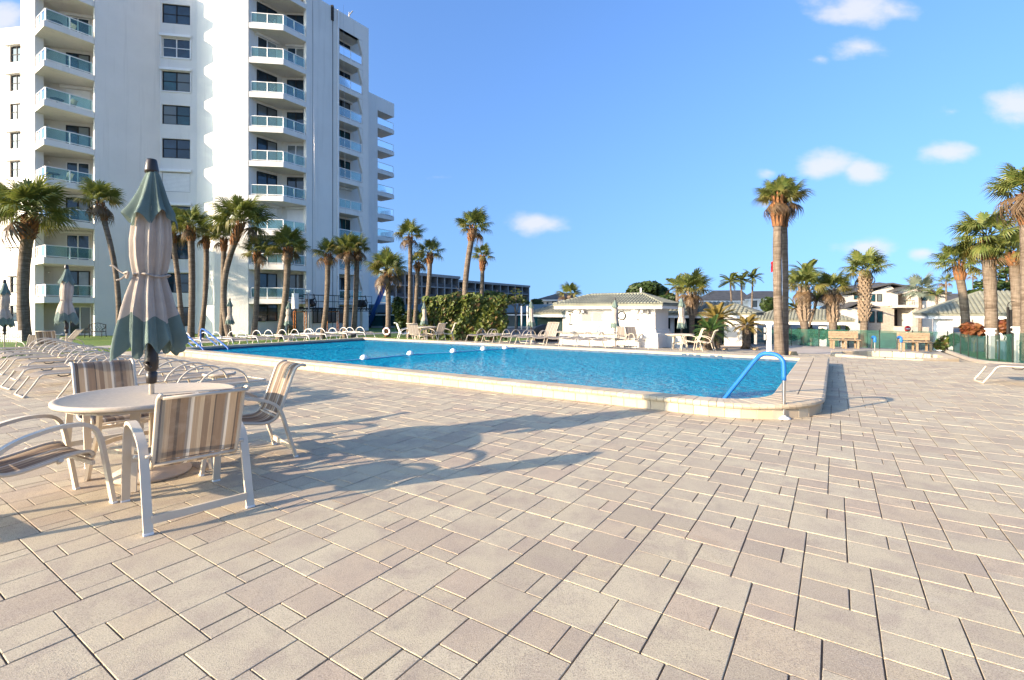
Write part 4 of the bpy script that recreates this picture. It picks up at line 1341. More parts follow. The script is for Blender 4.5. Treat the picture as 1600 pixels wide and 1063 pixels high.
# --- low glass-fronted clubhouse to the left of the kiosk
ch = thing('clubhouse', 'low clubhouse with a blue-grey fascia and dark teal glass front', 'building', (0, 56, -.5))
FL = Face((-19.5, 56.5), (6.8, 55.2))
zr = 2.2
fpart(FL, 'fascia', M['fascia_blue'], ch, 0, FL.L, 1.25, zr, -.6, .5)
fpart(FL, 'roof_edge', M['grey_plate'], ch, 9.0, 21.0, zr + .002, zr + .14, -3, .4)
fpart(FL, 'white_band', M['white'], ch, 0, FL.L, .92, 1.08, -.2, .25)
fpart(FL, 'roof', M['condo_light'], ch, 0, FL.L, zr - .1, zr - .004, -11, -.6)
nb = 17
for i in range(nb):
    a_, b_ = FL.L * i / nb, FL.L * (i + 1) / nb
    fpart(FL, 'window', M['glass_teal'], ch, a_ + .05, b_ - .05, -.3, .915, -.05, .0)
    fpart(FL, 'mullion', M['condo_light'] if i % 4 == 0 else M['dark_metal'], ch, a_ - .05, a_ + .05, -.5, .918, -.08, .04)
fpart(FL, 'plinth', M['condo_light'], ch, 0, FL.L, -1.2, -.3, -.3, .02)
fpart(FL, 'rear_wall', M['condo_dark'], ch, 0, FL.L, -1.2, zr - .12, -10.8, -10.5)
for u_ in (815, 824):
    p = on_ray(u_, 50)
    t_ = tag(MB().tube([p, p + Vector((0, 0, 2.45))], .07, 8).build('light_pole', M['white'], None, loc=p), ('slim white pole before the clubhouse, left of the furled umbrella', 'thin white pole before the clubhouse, close behind the furled umbrella')[u_ == 824], 'pole')

# --- four-storey condominiums far behind
def condo(name_label, P, u1, zt, Y0, nb, loc):
    t_ = thing('condominium', name_label, 'building', loc)
    Fq = Face(P, (P[0] + B2.x * 100, P[1] + B2.y * 100))
    L = Fq.xu(u1)
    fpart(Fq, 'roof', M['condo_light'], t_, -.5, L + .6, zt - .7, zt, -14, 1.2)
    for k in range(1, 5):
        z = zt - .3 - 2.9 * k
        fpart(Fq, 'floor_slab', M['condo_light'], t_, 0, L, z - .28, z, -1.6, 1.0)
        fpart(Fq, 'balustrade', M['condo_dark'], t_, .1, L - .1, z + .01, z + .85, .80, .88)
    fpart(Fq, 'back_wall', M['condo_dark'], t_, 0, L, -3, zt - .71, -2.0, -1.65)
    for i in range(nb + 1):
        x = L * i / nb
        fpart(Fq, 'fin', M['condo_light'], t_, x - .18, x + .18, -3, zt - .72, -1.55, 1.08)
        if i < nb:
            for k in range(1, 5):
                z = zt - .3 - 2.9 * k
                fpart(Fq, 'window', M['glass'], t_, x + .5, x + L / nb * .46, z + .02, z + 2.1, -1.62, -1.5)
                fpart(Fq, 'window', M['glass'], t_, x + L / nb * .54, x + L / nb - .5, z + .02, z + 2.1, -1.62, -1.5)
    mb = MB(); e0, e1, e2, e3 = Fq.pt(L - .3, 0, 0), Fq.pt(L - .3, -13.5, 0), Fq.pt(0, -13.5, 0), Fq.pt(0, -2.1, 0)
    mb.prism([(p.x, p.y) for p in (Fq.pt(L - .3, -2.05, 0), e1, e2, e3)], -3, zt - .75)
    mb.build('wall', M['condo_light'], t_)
    return t_
condo('dark grey four-storey condominium showing between the palm trunks beside the tower', (-29.6, 112), 712, 10.9, 112, 9, (-24, 120, -1))
condo('second four-storey condominium with pale roof rising behind the leafy hedge', (-17.6, 147), 823, 10.9, 147, 9, (-5, 165, -1))

# --- houses in the distance
def gable_front(mb, F, x0, x1, xa, ze, za, n0, n1):
    mb.add([F.pt(x, n, z) for n in (n1, n0) for (x, z) in ((x0, ze), (x1, ze), (xa, za))], [(0, 1, 2), (5, 4, 3), (0, 3, 4, 1), (1, 4, 5, 2), (2, 5, 3, 0)])
def roof_slope(mb, F, x0, z0, x1, z1, n0, n1, th=.25):
    mb.add([F.pt(x, n, z + d) for n in (n1, n0) for (x, z, d) in ((x0, z0, 0), (x1, z1, 0), (x1, z1, th), (x0, z0, th))],
           [(0, 1, 2, 3), (7, 6, 5, 4), (0, 4, 5, 1), (1, 5, 6, 2), (2, 6, 7, 3), (3, 7, 4, 0)])
hs = thing('modern_house', 'large cream two-storey house with dark gable roofs and a stone entry', 'house', (62, 84, -2.1))
FP2 = Face((51, 81), (75, 79))
X = FP2.xu
def zh(v): return zat(v, 80)
fpart(FP2, 'wall', M['house_wall'], hs, X(1316), X(1386), zh(478), zh(461), -9, 0)
fpart(FP2, 'stone_wall', M['house_stone'], hs, X(1342), X(1397), zh(523), zh(478) - .01, -9, .02)
fpart(FP2, 'wall', M['house_wall'], hs, X(1430), X(1482), zh(523), zh(457), -9, -.4)
fpart(FP2, 'wall', M['house_wall'], hs, X(1310), X(1342) - .01, zh(523), zh(482), -5, 2.2)
fpart(FP2, 'wall', M['house_wall'], hs, X(1386) + .01, X(1397), zh(477.9), zh(457), -9, .9)
fpart(FP2, 'wall', M['house_wall'], hs, X(1419), X(1430) - .01, zh(523), zh(457), -9, .9)
fpart(FP2, 'balcony_slab', M['house_wall'], hs, X(1390), X(1431), zh(481), zh(477), -1, 1.8)
fpart(FP2, 'spandrel', M['house_wall'], hs, X(1397) + .01, X(1419) - .01, zh(459), zh(456.5), -2, .85)
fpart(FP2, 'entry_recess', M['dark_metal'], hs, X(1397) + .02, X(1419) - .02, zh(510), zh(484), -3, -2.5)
fpart(FP2, 'balcony_recess', M['glass'], hs, X(1397) + .02, X(1419) - .02, zh(476.9), zh(459.2), -3, -2.6)
fpart(FP2, 'front_door', M['black'], hs, X(1401), X(1411), zh(508), zh(488), -2.4, -2.2)
fpart(FP2, 'stone_pier', M['house_stone'], hs, X(1419) + .02, X(1428), zh(523), zh(482), .91, 1.6)
fpart(FP2, 'steps', M['concrete'], hs, X(1396), X(1422), -2.3, zh(510), 0, 4)
mb = MB()
for i in range(9):
    x = X(1398) + i * (X(1418) - X(1398)) / 8
    mb.tube([FP2.pt(x, 1.5, zh(476.8)), FP2.pt(x, 1.5, zh(470.5))], .03, 4)
mb.tube([FP2.pt(X(1397.5), 1.5, zh(470.5)), FP2.pt(X(1418.5), 1.5, zh(470.5))], .05, 4)
mb.build('balcony_rail', M['dark_metal'], hs)
mb = MB(); gable_front(mb, FP2, X(1352), X(1408), X(1391), zh(461) + .003, zh(446), -9, -.02); mb.build('gable', M['house_wall'], hs)
mb = MB(); gable_front(mb, FP2, X(1388), X(1446), X(1414), zh(456.4), zh(449.5), -6, .88); mb.build('gable', M['house_wall'], hs)
for (x0, v0, x1, v1, n0, n1) in ((1312, 461, 1391, 444.5, -9.5, .6), (1391, 444.5, 1412, 449, -9.5, .6), (1385, 457.5, 1414, 448, -6.5, 1.6), (1414, 448, 1449, 457, -6.5, 1.6), (1440, 456, 1486, 459, -9, .2)):
    mb = MB(); roof_slope(mb, FP2, X(x0), zh(v0), X(x1), zh(v1), n0, n1); mb.build('roof', M['roof_dark'], hs)
mb = MB(); roof_slope(mb, FP2, X(1330), zh(455), X(1400), zh(441.5), -10, -4); roof_slope(mb, FP2, X(1400), zh(441.5), X(1440), zh(447), -10, -4); mb.build('rear_roof', M['roof_dark'], hs)
for (xa, va, xb, vb) in ((1306, 482.5, 1326, 474), (1326, 474, 1334, 477), (1320, 482.5, 1339, 476.5), (1339, 476.5, 1358, 482.5)):
    mb = MB(); roof_slope(mb, FP2, X(xa), zh(va), X(xb), zh(vb), -5, 2.8, .22); mb.build('porch_roof', M['roof_dark'], hs)
mb = MB(); gable_front(mb, FP2, X(1322), X(1342), X(1336), zh(482) + .003, zh(477), -4.8, 2.15); mb.build('gable', M['house_wall'], hs)
for (u0, u1, v0, v1, n) in ((1334, 1342, 461, 468, 0), (1359.5, 1367.5, 459.5, 471.5, 0), (1370, 1378, 459.5, 471.5, 0), (1328, 1335.5, 486.5, 505, 2.2), (1337.5, 1341.5, 486.5, 505, 2.2), (1358, 1366.5, 486.5, 504.5, .02), (1370, 1379, 486.5, 504.5, .02), (1444, 1452, 458.5, 470, -.4), (1454, 1462, 458.5, 470, -.4), (1436, 1441, 488, 503, -.4)):
    w = fpart(FP2, 'window', M['dark_metal'], hs, X(u0), X(u1), zh(v1), zh(v0), n - .1, n + .05)
    fpart(FP2, 'pane', M['glass_teal'], w, X(u0) + .12, X(u1) - .12, zh(v1) + .12, zh(v0) - .12, n + .051, n + .07)
def simple_house(label, u0, u1, Y, vb, ve, vr, ru0, ru1, roofm, wins, ux=None):
    F = Face(tuple(on_ray(u0, Y, 0))[:2], tuple(on_ray(u1, Y - 1.5, 0))[:2])
    h_ = thing('distant_house', label, 'house', on_ray((u0 + u1) / 2, Y + 4, -2.1))
    z = lambda v: zat(v, Y)
    fpart(F, 'wall', M['house_wall'] if ux is None else M['white'], h_, 0, F.L, -2.5, z(ve), -8, 0)
    e = [F.pt(-.6, .6, z(ve)), F.pt(F.L + .6, .6, z(ve)), F.pt(F.L + .6, -8.6, z(ve)), F.pt(-.6, -8.6, z(ve))]
    r0, r1 = F.pt(F.xu(ru0), -4, z(vr)), F.pt(F.xu(ru1), -4, z(vr))
    mb = MB().add(e + [r0, r1], [(0, 1, 5, 4), (1, 2, 5), (2, 3, 4, 5), (3, 0, 4), (3, 2, 1, 0)])
    mb.build('roof', roofm, h_)
    fpart(F, 'eave', M['white'], h_, -.5, F.L + .5, z(ve) - .3, z(ve) - .02, -8, .5)
    for (a_, b_, va, vb_) in wins:
        w = fpart(F, 'window', M['dark_metal'], h_, F.xu(a_), F.xu(b_), z(vb_), z(va), -.1, .05)
        fpart(F, 'pane', M['glass'], w, F.xu(a_) + .08, F.xu(b_) - .08, z(vb_) + .08, z(va) - .08, .051, .07)
    return h_
simple_house('white house with a grey roof peeping over the clubhouse left of the kiosk', 843, 892, 92, 490, 468, 457, 868, 892, M['roof_dark'], ((846, 849, 472, 478), (854, 857, 472, 478), (863, 869, 470, 476)))
simple_house('house with a wide tan hip roof behind the three royal palms', 1098, 1170, 96, 500, 470, 453, 1122, 1168, M['shingle'], ((1118, 1124, 474, 482), (1140, 1148, 474, 482)), 1)
simple_house('white house with a dark gabled roof partly behind the tall double palm', 1172, 1226, 92, 500, 467, 454, 1185, 1215, M['shingle'], ((1176, 1183, 470, 480), (1190, 1197, 470, 480)), 1)
simple_house('low dark-roofed house behind the leaning palms on the right', 1470, 1560, 110, 500, 470, 458, 1478, 1540, M['roof_dark'], ((1490, 1500, 474, 482),))

# --- two open carports
def carport(label, s0, s1, t0, t1, ze, zr, posts, ins):
    c_ = thing('carport', label, 'shelter', ST((s0 + s1) / 2, (t0 + t1) / 2, -2.1))
    for (a_, b_, w_) in posts:
        st_part('post', M['white'], c_, a_, a_ + w_, b_, b_ + .3, -2.4, ze - .02)
    for q in ((s0, s1, t0, t0 + .1), (s0, s0 + .1, t0 + .1, t1 - .1), (s1 - .1, s1, t0 + .1, t1 - .1), (s0, s1, t1 - .1, t1)):
        st_part('fascia', M['white'], c_, *q, ze - .02, ze + .28)
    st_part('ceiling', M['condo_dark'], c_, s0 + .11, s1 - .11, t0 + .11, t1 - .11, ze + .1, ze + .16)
    r_ = hip_roof(MB(), s0 - .1, s1 + .1, t0 - .1, t1 + .1, ze + .30, zr, ins, 1).build('roof', M['tile_roof'], c_)
    x = barrel_tiles(s0 - .15, s1 + .15, t0 - .15, t1 + .15, ze + .31, zr + .01, ins, .22, 14).build('roof_tiles', M['tile_roof'], r_); x['kind'] = 'stuff'
    return c_
p = on_ray(1250, 37, 0); s_, t_c = to_st(p.x, p.y)
carport('pale-roofed carport on white posts behind the green mesh fence', s_ - 3.6, s_ + 3.3, t_c - .5, t_c + 5, .45, 1.55, ((s_ - 3.3, t_c, .35), (s_ + 1.2, t_c, .5), (s_ - 1.2, t_c + 4, .3), (s_ + 2.6, t_c + 4, .3)), 2.0)
p = on_ray(1462, 32, 0); s_, t_c = to_st(p.x, p.y)
carport('long carport with a tiled roof and broad white piers behind the right fence', s_ - .4, s_ + 16, t_c - .4, t_c + 6.4, .95, 2.75, ((s_ - .1, t_c, .95), (s_ + 2.6, t_c, 1.15), (s_ + 6.6, t_c + 5, .4), (s_ + 9.5, t_c, .5), (s_ + 13.0, t_c, .5)), 3.2)

# --- green mesh fences with posts
def fence(label, a_, b_, npost, h=.98, post='dark_metal'):
    (s0, t0), (s1, t1) = a_, b_
    f_ = thing('mesh_fence', label, 'fence', ST(s0, t0, gz_st(s0, t0)))
    pts = [(s0 + (s1 - s0) * i / npost, t0 + (t1 - t0) * i / npost) for i in range(npost + 1)]
    for i in range(npost):
        q = [ST(*p, gz_st(*p)) for p in pts[i:i + 2]]
        n_ = (q[1] - q[0]).cross(Vector((0, 0, 1))).normalized() * .006
        n_ = n_ * 1.0
        mb = MB(); vs = [p + d + Vector((0, 0, z)) for z in (.03, h - .04) for (p, d) in ((q[0], n_), (q[1], n_), (q[1], -n_), (q[0], -n_))]
        mb.add(vs, [(0, 1, 5, 4), (2, 3, 7, 6), (4, 5, 6, 7), (1, 2, 6, 5), (3, 0, 4, 7)])
        mb.build('mesh_panel', M['green_mesh'], f_)
    for p in pts:
        q = ST(*p, gz_st(*p))
        MB().tube([q - Vector((0, 0, .1)), q + Vector((0, 0, h))], .022, 6).build('post', M['dark_metal'], f_)
    return f_
fence('green mesh fence running behind the two benches and the spa', (-6.0, 31.5), (4.55, 31.3), 8)
fence('green mesh fence along the right side of the deck', (4.55, 31.3), (4.55, 6.1), 17, 1.0)
mb = MB()
for i in range(44):
    t0, t1 = 5.0 + i * .6, 5.59 + i * .6
    mb.add([ST(s, t, gz_st(4.5, t) + z) for z in (-.1, .075) for (s, t) in ((4.42, t0), (4.68, t0), (4.68, t1), (4.42, t1))],
           [(4, 5, 6, 7), (0, 1, 5, 4), (1, 2, 6, 5), (2, 3, 7, 6), (3, 0, 4, 7)])
kb = struct(mb.build('kerb', M['concrete']))
# ------------------------------------------------------------------ palms
vr = random.Random(21)
def fan_frond(seed, R=.6, pet=.5, n=28, spread=2.05, droop=.35, tip=.25):
    q = random.Random(seed); mb = MB()
    mb.tube([(0, 0, 0), (pet * .5, 0, .02), (pet, 0, -.02)], [.022, .016, .012], 4)
    for i in range(n):
        ph = -spread + 2 * spread * (i + q.uniform(-.2, .2)) / (n - 1)
        c = max(0, 1 - abs(ph) / spread)
        cx = pet + c * .34 * R; cz = -.02 - .10 * R * c * c
        L = R * (.70 + .24 * math.cos(ph) + q.uniform(-.09, .06))
        fold = .10 * R * (1 if i % 2 else -1) * .35
        dx, dy = math.cos(ph), math.sin(ph)
        w = .030 * R / .6 * q.uniform(.8, 1.2)
        vs = []
        for (f, ww) in ((0, .35), (.38, 1.0), (.70, .75)):
            d = L * f
            z = cz - droop * R * f * f - abs(math.sin(ph)) * .10 * d + fold * f
            vs += [(cx + dx * d - dy * w * ww, dy * d + dx * w * ww, z), (cx + dx * d + dy * w * ww, dy * d - dx * w * ww, z)]
        tz = cz - droop * R - abs(math.sin(ph)) * .10 * L - tip * R * q.uniform(.3, 1.2)
        vs.append((cx + dx * L * .96, dy * L * .96, tz))
        mb.add(vs, [(0, 1, 3, 2), (2, 3, 5, 4), (4, 5, 6)])
    return mb
def pinnate_frond(seed, L=1.6, n=22, droop=.5, w=.26, vee=.35, lw=.022, stiff=False):
    q = random.Random(seed); mb = MB()
    def rp(f): return Vector((L * f * (1 - .12 * droop * f), 0, (.12 * L * f if not stiff else .0) - droop * L * f * f))
    mb.tube([rp(f / 6) for f in range(7)], [.022, .019, .016, .013, .010, .007, .004], 4)
    for i in range(n):
        f = .12 + .86 * i / n
        p = rp(f)
        for sd in (-1, 1):
            ll = w * (math.sin(math.pi * min(1, f * .9 + .08)) ** .6) * q.uniform(.85, 1.1)
            d = Vector((.55, sd * 1.0, vee * q.uniform(.5, 1.2))).normalized()
            t_ = Vector((1, 0, 0)) * lw
            e = p + d * ll + Vector((0, 0, -.25 * ll * (0 if stiff else 1)))
            m_ = p + d * ll * .5
            mb.add([p - t_ * .6, p + t_ * .6, m_ + t_, m_ - t_, e], [(0, 1, 2, 3), (3, 2, 4)])
    return mb
FR = {}
def fr_mesh(kind, i):
    key = (kind, i)
    if key in FR: return FR[key]
    if kind == 'fan': mb, m = fan_frond(100 + i, .58, .46, 28, 2.0, (.12, .22, .36, .18)[i % 4], .3), M['frond']
    elif kind == 'fan_y': mb, m = fan_frond(200 + i, .55, .46, 26, 2.0, (.3, .42)[i % 2], .4), M['frond_y']
    elif kind == 'fan_old': mb, m = fan_frond(300 + i, .52, .42, 20, 1.9, (.6, .85)[i % 2], .6), M['frond_old']
    elif kind == 'silver': mb, m = fan_frond(400 + i, .62, .42, 26, 2.2, .12, .08), M['frond_silver']
    elif kind == 'feather': mb, m = pinnate_frond(500 + i, 1.0, 20, (.45, .6, .35)[i % 3], .26, .25, .032), M['frond']
    elif kind == 'feather_y': mb, m = pinnate_frond(530 + i, 1.0, 20, (.35, .5, .3)[i % 3], .24, .3, .032), M['frond_y']
    elif kind == 'feather_old': mb, m = pinnate_frond(560 + i, 1.0, 20, .7, .16, -.5, .025), M['frond_old']
    elif kind == 'cycad': mb, m = pinnate_frond(600 + i, 1.0, 26, (.30, .42)[i % 2], .22, .35, .022, True), M['cycad']
    elif kind == 'cycad_gold': mb, m = pinnate_frond(640 + i, 1.0, 26, (.30, .42)[i % 2], .22, .35, .022, True), M['cycad_gold']
    me = mb.mesh('frond'); me.materials.append(m)
    FR[key] = me
    return me
def add_frond(parent, kind, i, top, az, el, sc, roll=0):
    o = bpy.data.objects.new('frond', fr_mesh(kind, i)); COL.objects.link(o)
    o.parent = parent
    o.matrix_basis = Matrix.Translation(top) @ Matrix.Rotation(az, 4, 'Z') @ Matrix.Rotation(-el, 4, 'Y') @ Matrix.Rotation(roll, 4, 'X') @ Matrix.Diagonal((sc, sc, sc, 1))
    return o
def trunk_mesh(pts, rad, n=10, seed=0, ringy=.04):
    q = random.Random(seed); mb = MB()
    vs = []
    for i, (p, r) in enumerate(zip(pts, rad)):
        rr = r * (1 + q.uniform(-ringy, ringy))
        for k in range(n):
            a_ = 2 * math.pi * k / n
            r2 = rr * (1 + .5 * ringy * mnoise.noise(Vector((k * 1.3, i * .8, seed))))
            vs.append(p + Vector((math.cos(a_) * r2, math.sin(a_) * r2, 0)))
    m = len(pts)
    mb.add(vs, [(i * n + k, i * n + (k + 1) % n, (i + 1) * n + (k + 1) % n, (i + 1) * n + k) for i in range(m - 1) for k in range(n)], True)
    mb.f.append(tuple((m - 1) * n + k for k in range(n))); mb.sm.append(False)
    return mb
def boots_mesh(p0, p1, r0, r1, rings, per, seed, out=.35):
    """old leaf bases: pointed flat wedges spiralling up round the trunk"""
    q = random.Random(seed); mb = MB()
    for i in range(rings):
        f = (i + .5) / rings
        c = p0 + (p1 - p0) * f; r = r0 + (r1 - r0) * f; h = (p1 - p0).length / rings * 2.1
        for k in range(per):
            a_ = 2 * math.pi * (k + .5 * (i % 2)) / per + q.uniform(-.08, .08)
            d = Vector((math.cos(a_), math.sin(a_), 0)); t = Vector((-d.y, d.x, 0)); w = r * math.pi / per * .85
            o_ = r * out * q.uniform(.6, 1.3)
            b0 = c + d * (r * .96)
            tipp = c + d * (r + o_) + Vector((0, 0, h * q.uniform(.5, .8)))
            mb.add([b0 - t * w, b0 + t * w, tipp + t * w * .45, tipp - t * w * .45, b0 + Vector((0, 0, h * .55)) - t * w * .6, b0 + Vector((0, 0, h * .55)) + t * w * .6],
                   [(0, 1, 2, 3), (3, 2, 5, 4), (0, 3, 4), (1, 5, 2)])
    return mb
def palm(name, label, ub, ut, vt, Y, wpx, rpx, n=30, boots=.12, bend=0., old=2, yel=4, kind='fan', z0=None, group=None, bm='boots', lo=-8, hi=80, rc=None, seed=None, base_w=1.15, top_w=1.0, side=None, dY=0., boot_r=1.42):
    q = random.Random(seed if seed is not None else int(ub * 7 + vt))
    b = on_ray(ub, Y)
    if z0 is not None: b.z = z0
    t = on_ray(ut, Y + dY, zat(vt, Y + dY)); r = wpx / 2 * Y / FPX * .82
    n = max(8, int(n * .86)) if kind == 'fan' else n
    p = thing(name, label, 'palm tree' if kind[:5] != 'cycad' else 'cycad', b, 0, group)
    S = rpx * Y / FPX * .90 if rc is None else rc
    H = t.z - b.z
    pts, rad = [], []
    m = 16
    for i in range(m + 1):
        f = i / m
        x = b + (t - b) * f + Vector((bend * math.sin(math.pi * f) * H * .08, 0, 0))
        x.z = b.z - .1 + (H + .1) * f
        pts.append(x - b)
        rad.append(r * (base_w + (.94 - base_w) * min(1, f * 3) if f < .34 else .94 + (top_w - .94) * (f - .34) / .66))
    trunk_mesh(pts, rad, 10, int(ub)).build('trunk', M['trunk'], p, world=False)
    if boots:
        k0 = int(m * (1 - boots)); 
        nb = max(3, int(H * boots / (.16 if r > .1 else .1)))
        nb = min(nb, 22)
        bb = MB()
        for k in range(k0, m):
            seg = boots_mesh(pts[k], pts[k + 1], r * (1.0 if k == k0 else boot_r * .9), r * boot_r * (.8 if k == m - 1 else .95), max(1, round(nb / (m - k0))), 9, int(ub) + k)
            bb.add(seg.v, seg.f)
        o = bb.build('leaf_bases', M[bm], p, world=False); o['kind'] = 'stuff'
    up_ = S * .16 if (kind in ('fan',) and boots) else 0
    top = pts[-1] + Vector((0, 0, r * .6 + up_))
    fan = kind[:5] not in ('feath', 'cycad')
    for i in range(n):
        f = i / max(1, n - 1)
        az = i * 2.39996 + q.uniform(-.25, .25)
        el = R(hi + (lo - hi) * f ** .85 + q.uniform(-9, 9))
        kk = kind
        if i >= n - old: kk = {'fan': 'fan_old', 'silver': 'silver', 'feather': 'feather_old'}.get(kind, kind)
        elif i >= n - old - yel: kk = {'fan': 'fan_y', 'feather': 'feather_y'}.get(kind, kind)
        sc = S * q.uniform(.84, 1.1) * (1.0 if fan else 1.0)
        if kk in ('fan_old',): el -= R(30)
        off = Vector((math.cos(az), math.sin(az), 0)) * r * .5
        add_frond(p, kk, q.randrange(4), top + off - Vector((0, 0, r * .9 * f)), az, el, sc, q.uniform(-.5, .5))
    return p
GL = 'cabbage palms in front of the white tower'
P_ = palm
P_('cabbage_palm', 'stout leaning cabbage palm with thick grey trunk, furthest left whole palm', 40, 48, 340, 32, 19, 58, 34, .18, -.5, 1, 3, base_w=1.05, top_w=1.0, boot_r=1.3)
P_('cabbage_palm', 'cabbage palm half cut off at the left edge, only fronds showing', -20, -22, 335, 34, 12, 48, 28)
P_('cabbage_palm', 'thin palm leaning left with ragged brown-edged crown behind the big furled umbrella', 186, 156, 322, 33, 9, 36, 26, .08, .6, 5, 6)
P_('cabbage_palm', 'first of the twin slim palms before the tower windows, yellow-green crown', 285, 268, 362, 34, 9, 30, 24, .1, .2, 4, 5)
P_('cabbage_palm', 'taller of the twin palms before the tower windows, full green crown', 298, 298, 358, 33, 11, 32, 28, .12, .15, 2, 5)
P_('cabbage_palm', 'short slim palm just right of the twin palms, swollen brown neck', 313, 322, 372, 34, 9, 22, 22, .12, .3, 1, 3)
P_('cabbage_palm', 'small dark palm with a straight thin trunk left of the curved palm', 347, 350, 376, 33.5, 9, 24, 22, .12, .0, 1, 2)
P_('cabbage_palm', 'curved palm with wide windswept crown before the blank tower wall', 360, 378, 352, 32.5, 11, 46, 32, .16, -1.3, 1, 3)
P_('cabbage_palm', 'narrow palm before the left edge of the balcony stack', 396, 402, 397, 33.5, 10, 28, 24, .12, .2, 2, 4)
P_('cabbage_palm', 'leaning palm with dense round crown before the middle balconies', 436, 450, 390, 33.5, 12, 32, 30, .12, .3, 2, 4)
P_('cabbage_palm', 'golden-lit palm leaning right before the ribbed tower wall', 503, 512, 400, 34, 10, 24, 24, .12, .3, 4, 6)
P_('cabbage_palm', 'golden palm, left one of the close pair before the recessed balconies', 539, 543, 395, 34, 10, 28, 26, .12, .1, 4, 7)
P_('cabbage_palm', 'palm with swollen neck, right one of the close pair by the work platform', 552, 558, 393, 34.5, 10, 24, 24, .1, .1, 4, 6)
P_('cabbage_palm', 'yellow-skirted palm with a life ring on its trunk beside the tower', 606, 606, 428, 30, 10, 34, 34, .12, .1, 6, 8)
P_('cabbage_palm', 'tall slim palm with sparse drooping crown right of the life ring palm', 638, 641, 372, 32, 8, 26, 22, .06, .1, 3, 3)
P_('cabbage_palm', 'dark palm in shade between the two slim leaning palms', 646, 653, 412, 36, 8, 18, 20, .1, .1, 4, 2)
P_('cabbage_palm', 'slim palm leaning right with a thin forked crown left of the hedge', 656, 672, 398, 33, 9, 24, 18, .1, .4, 1, 2)
P_('cabbage_palm', 'tall palm rising through the hedge with a dense green crown', 731, 740, 358, 29.5, 11, 29, 30, .12, -.6, 2, 4)
P_('cabbage_palm', 'small palm with dark trunk just right of the tall hedge palm', 747, 754, 402, 38, 8, 20, 20, .14, .2, 1, 3)
P_('cabbage_palm', 'short bushy palm peeping over the left end of the kiosk roof', 886, 890, 462, 34, 9, 22, 22, .0, .0, 6, 3, hi=88)
P_('cabbage_palm', 'thick-necked palm beside the kiosk with pale ragged crown over the patio umbrella', 1080, 1081, 460, 28, 11, 34, 36, .42, .1, 5, 8, bm='boots_pale', boot_r=1.7)
P_('cabbage_palm', 'dark drooping palm behind the pale ragged palm near the kiosk', 1056, 1058, 448, 40, 6, 22, 16, .0, .1, 2, 0, kind='feather')
# the tall double palm at the pool corner
P_('cabbage_palm', 'left trunk of the tall double palm standing at the far pool corner', 1219, 1216, 316, 17.6, 16, 33, 28, .13, -.15, 4, 7, bm='boots', base_w=1.25, boot_r=1.35)
P_('cabbage_palm', 'right thinner trunk of the tall double palm at the far pool corner', 1226.5, 1224, 318, 17.95, 11, 36, 32, .13, .1, 7, 7, bm='boots', base_w=1.2, boot_r=1.35)
# group behind the benches
P_('cabbage_palm', 'palm with a fat diamond-patterned trunk behind the double palm', 1258, 1256, 452, 28.5, 13, 33, 32, .55, .0, 4, 6, bm='boots_pale', boot_r=1.6)
P_('cabbage_palm', 'palm with thick reddish trunk behind the left bench', 1302, 1301, 457, 28.8, 14, 31, 30, .5, .0, 5, 7, bm='boots_pale', boot_r=1.45)
P_('cabbage_palm', 'palm with criss-cross trunk and one long side frond between the benches and the house', 1349, 1352, 426, 28.5, 13, 33, 30, .55, .0, 2, 4, bm='boots_pale', boot_r=1.5)
P_('coconut_palm', 'feathery palm rising above the fat diamond-trunk palm', 1268, 1258, 428, 38, 5, 30, 16, .0, .3, 1, 2, kind='feather')
P_('coconut_palm', 'slender bending palm between the two fat-trunked palms', 1243, 1276, 470, 30, 5, 26, 14, .0, .5, 1, 4, kind='feather')
P_('coconut_palm', 'slender yellow palm leaning against the double palm', 1262, 1244, 482, 30, 5, 24, 14, .0, .5, 2, 5, kind='feather')
P_('silver_palm', 'silvery blue fan palm before the modern house', 1437, 1438, 452, 55, 6, 28, 24, .0, .1, 0, 0, kind='silver', lo=-35)
P_('coconut_palm', 'thin young palm with yellow feathery fronds before the carport', 1465, 1463, 462, 50, 4, 22, 9, .0, .2, 0, 3, kind='feather', hi=70)
P_('cabbage_palm', 'small far palm with few fronds above the house roof end', 1478, 1478, 440, 75, 3, 14, 14, .0, .1, 3, 0)
P_('cabbage_palm', 'tiny distant palm on a hair-thin trunk in the sky gap', 1519, 1520, 430, 95, 2, 11, 13, .0, .1, 3, 0)
P_('cabbage_palm', 'leaning palm with bright orange neck, leftmost of the three by the right carport', 1508, 1496, 416, 24.5, 14, 36, 24, .13, .5, 0, 2, z0=-.7, lo=-20, boot_r=1.25)
P_('cabbage_palm', 'tallest green palm beside the right carport with an orange ringed neck', 1550, 1543, 376, 23, 20, 48, 34, .16, .1, 1, 2, z0=-.6, boot_r=1.15, lo=-40)
P_('cabbage_palm', 'dark palm with shaggy brown neck at the right edge behind the white posts', 1590, 1584, 398, 22, 17, 40, 28, .1, .2, 2, 3, z0=-.5)
P_('cabbage_palm', 'tall palm cut by the right edge with hanging dead brown fronds', 1606, 1604, 308, 18, 20, 50, 34, .15, .0, 9, 2, z0=-.3)
# royal palms
for (ub, ut, vt, lab) in ((1144, 1141, 440, 'royal palm with yellow young frond, left of the three before the tan roof'), (1159, 1158, 438, 'middle shortest of the three royal palms before the tan roof'), (1172, 1176, 434, 'right tallest of the three royal palms before the tan roof')):
    p = P_('royal_palm', lab, ub, ut, vt, 62, 3.2, 21, 17, .0, .1, 0, 1 if ut < 1150 else 0, kind='feather', hi=72, lo=-25)
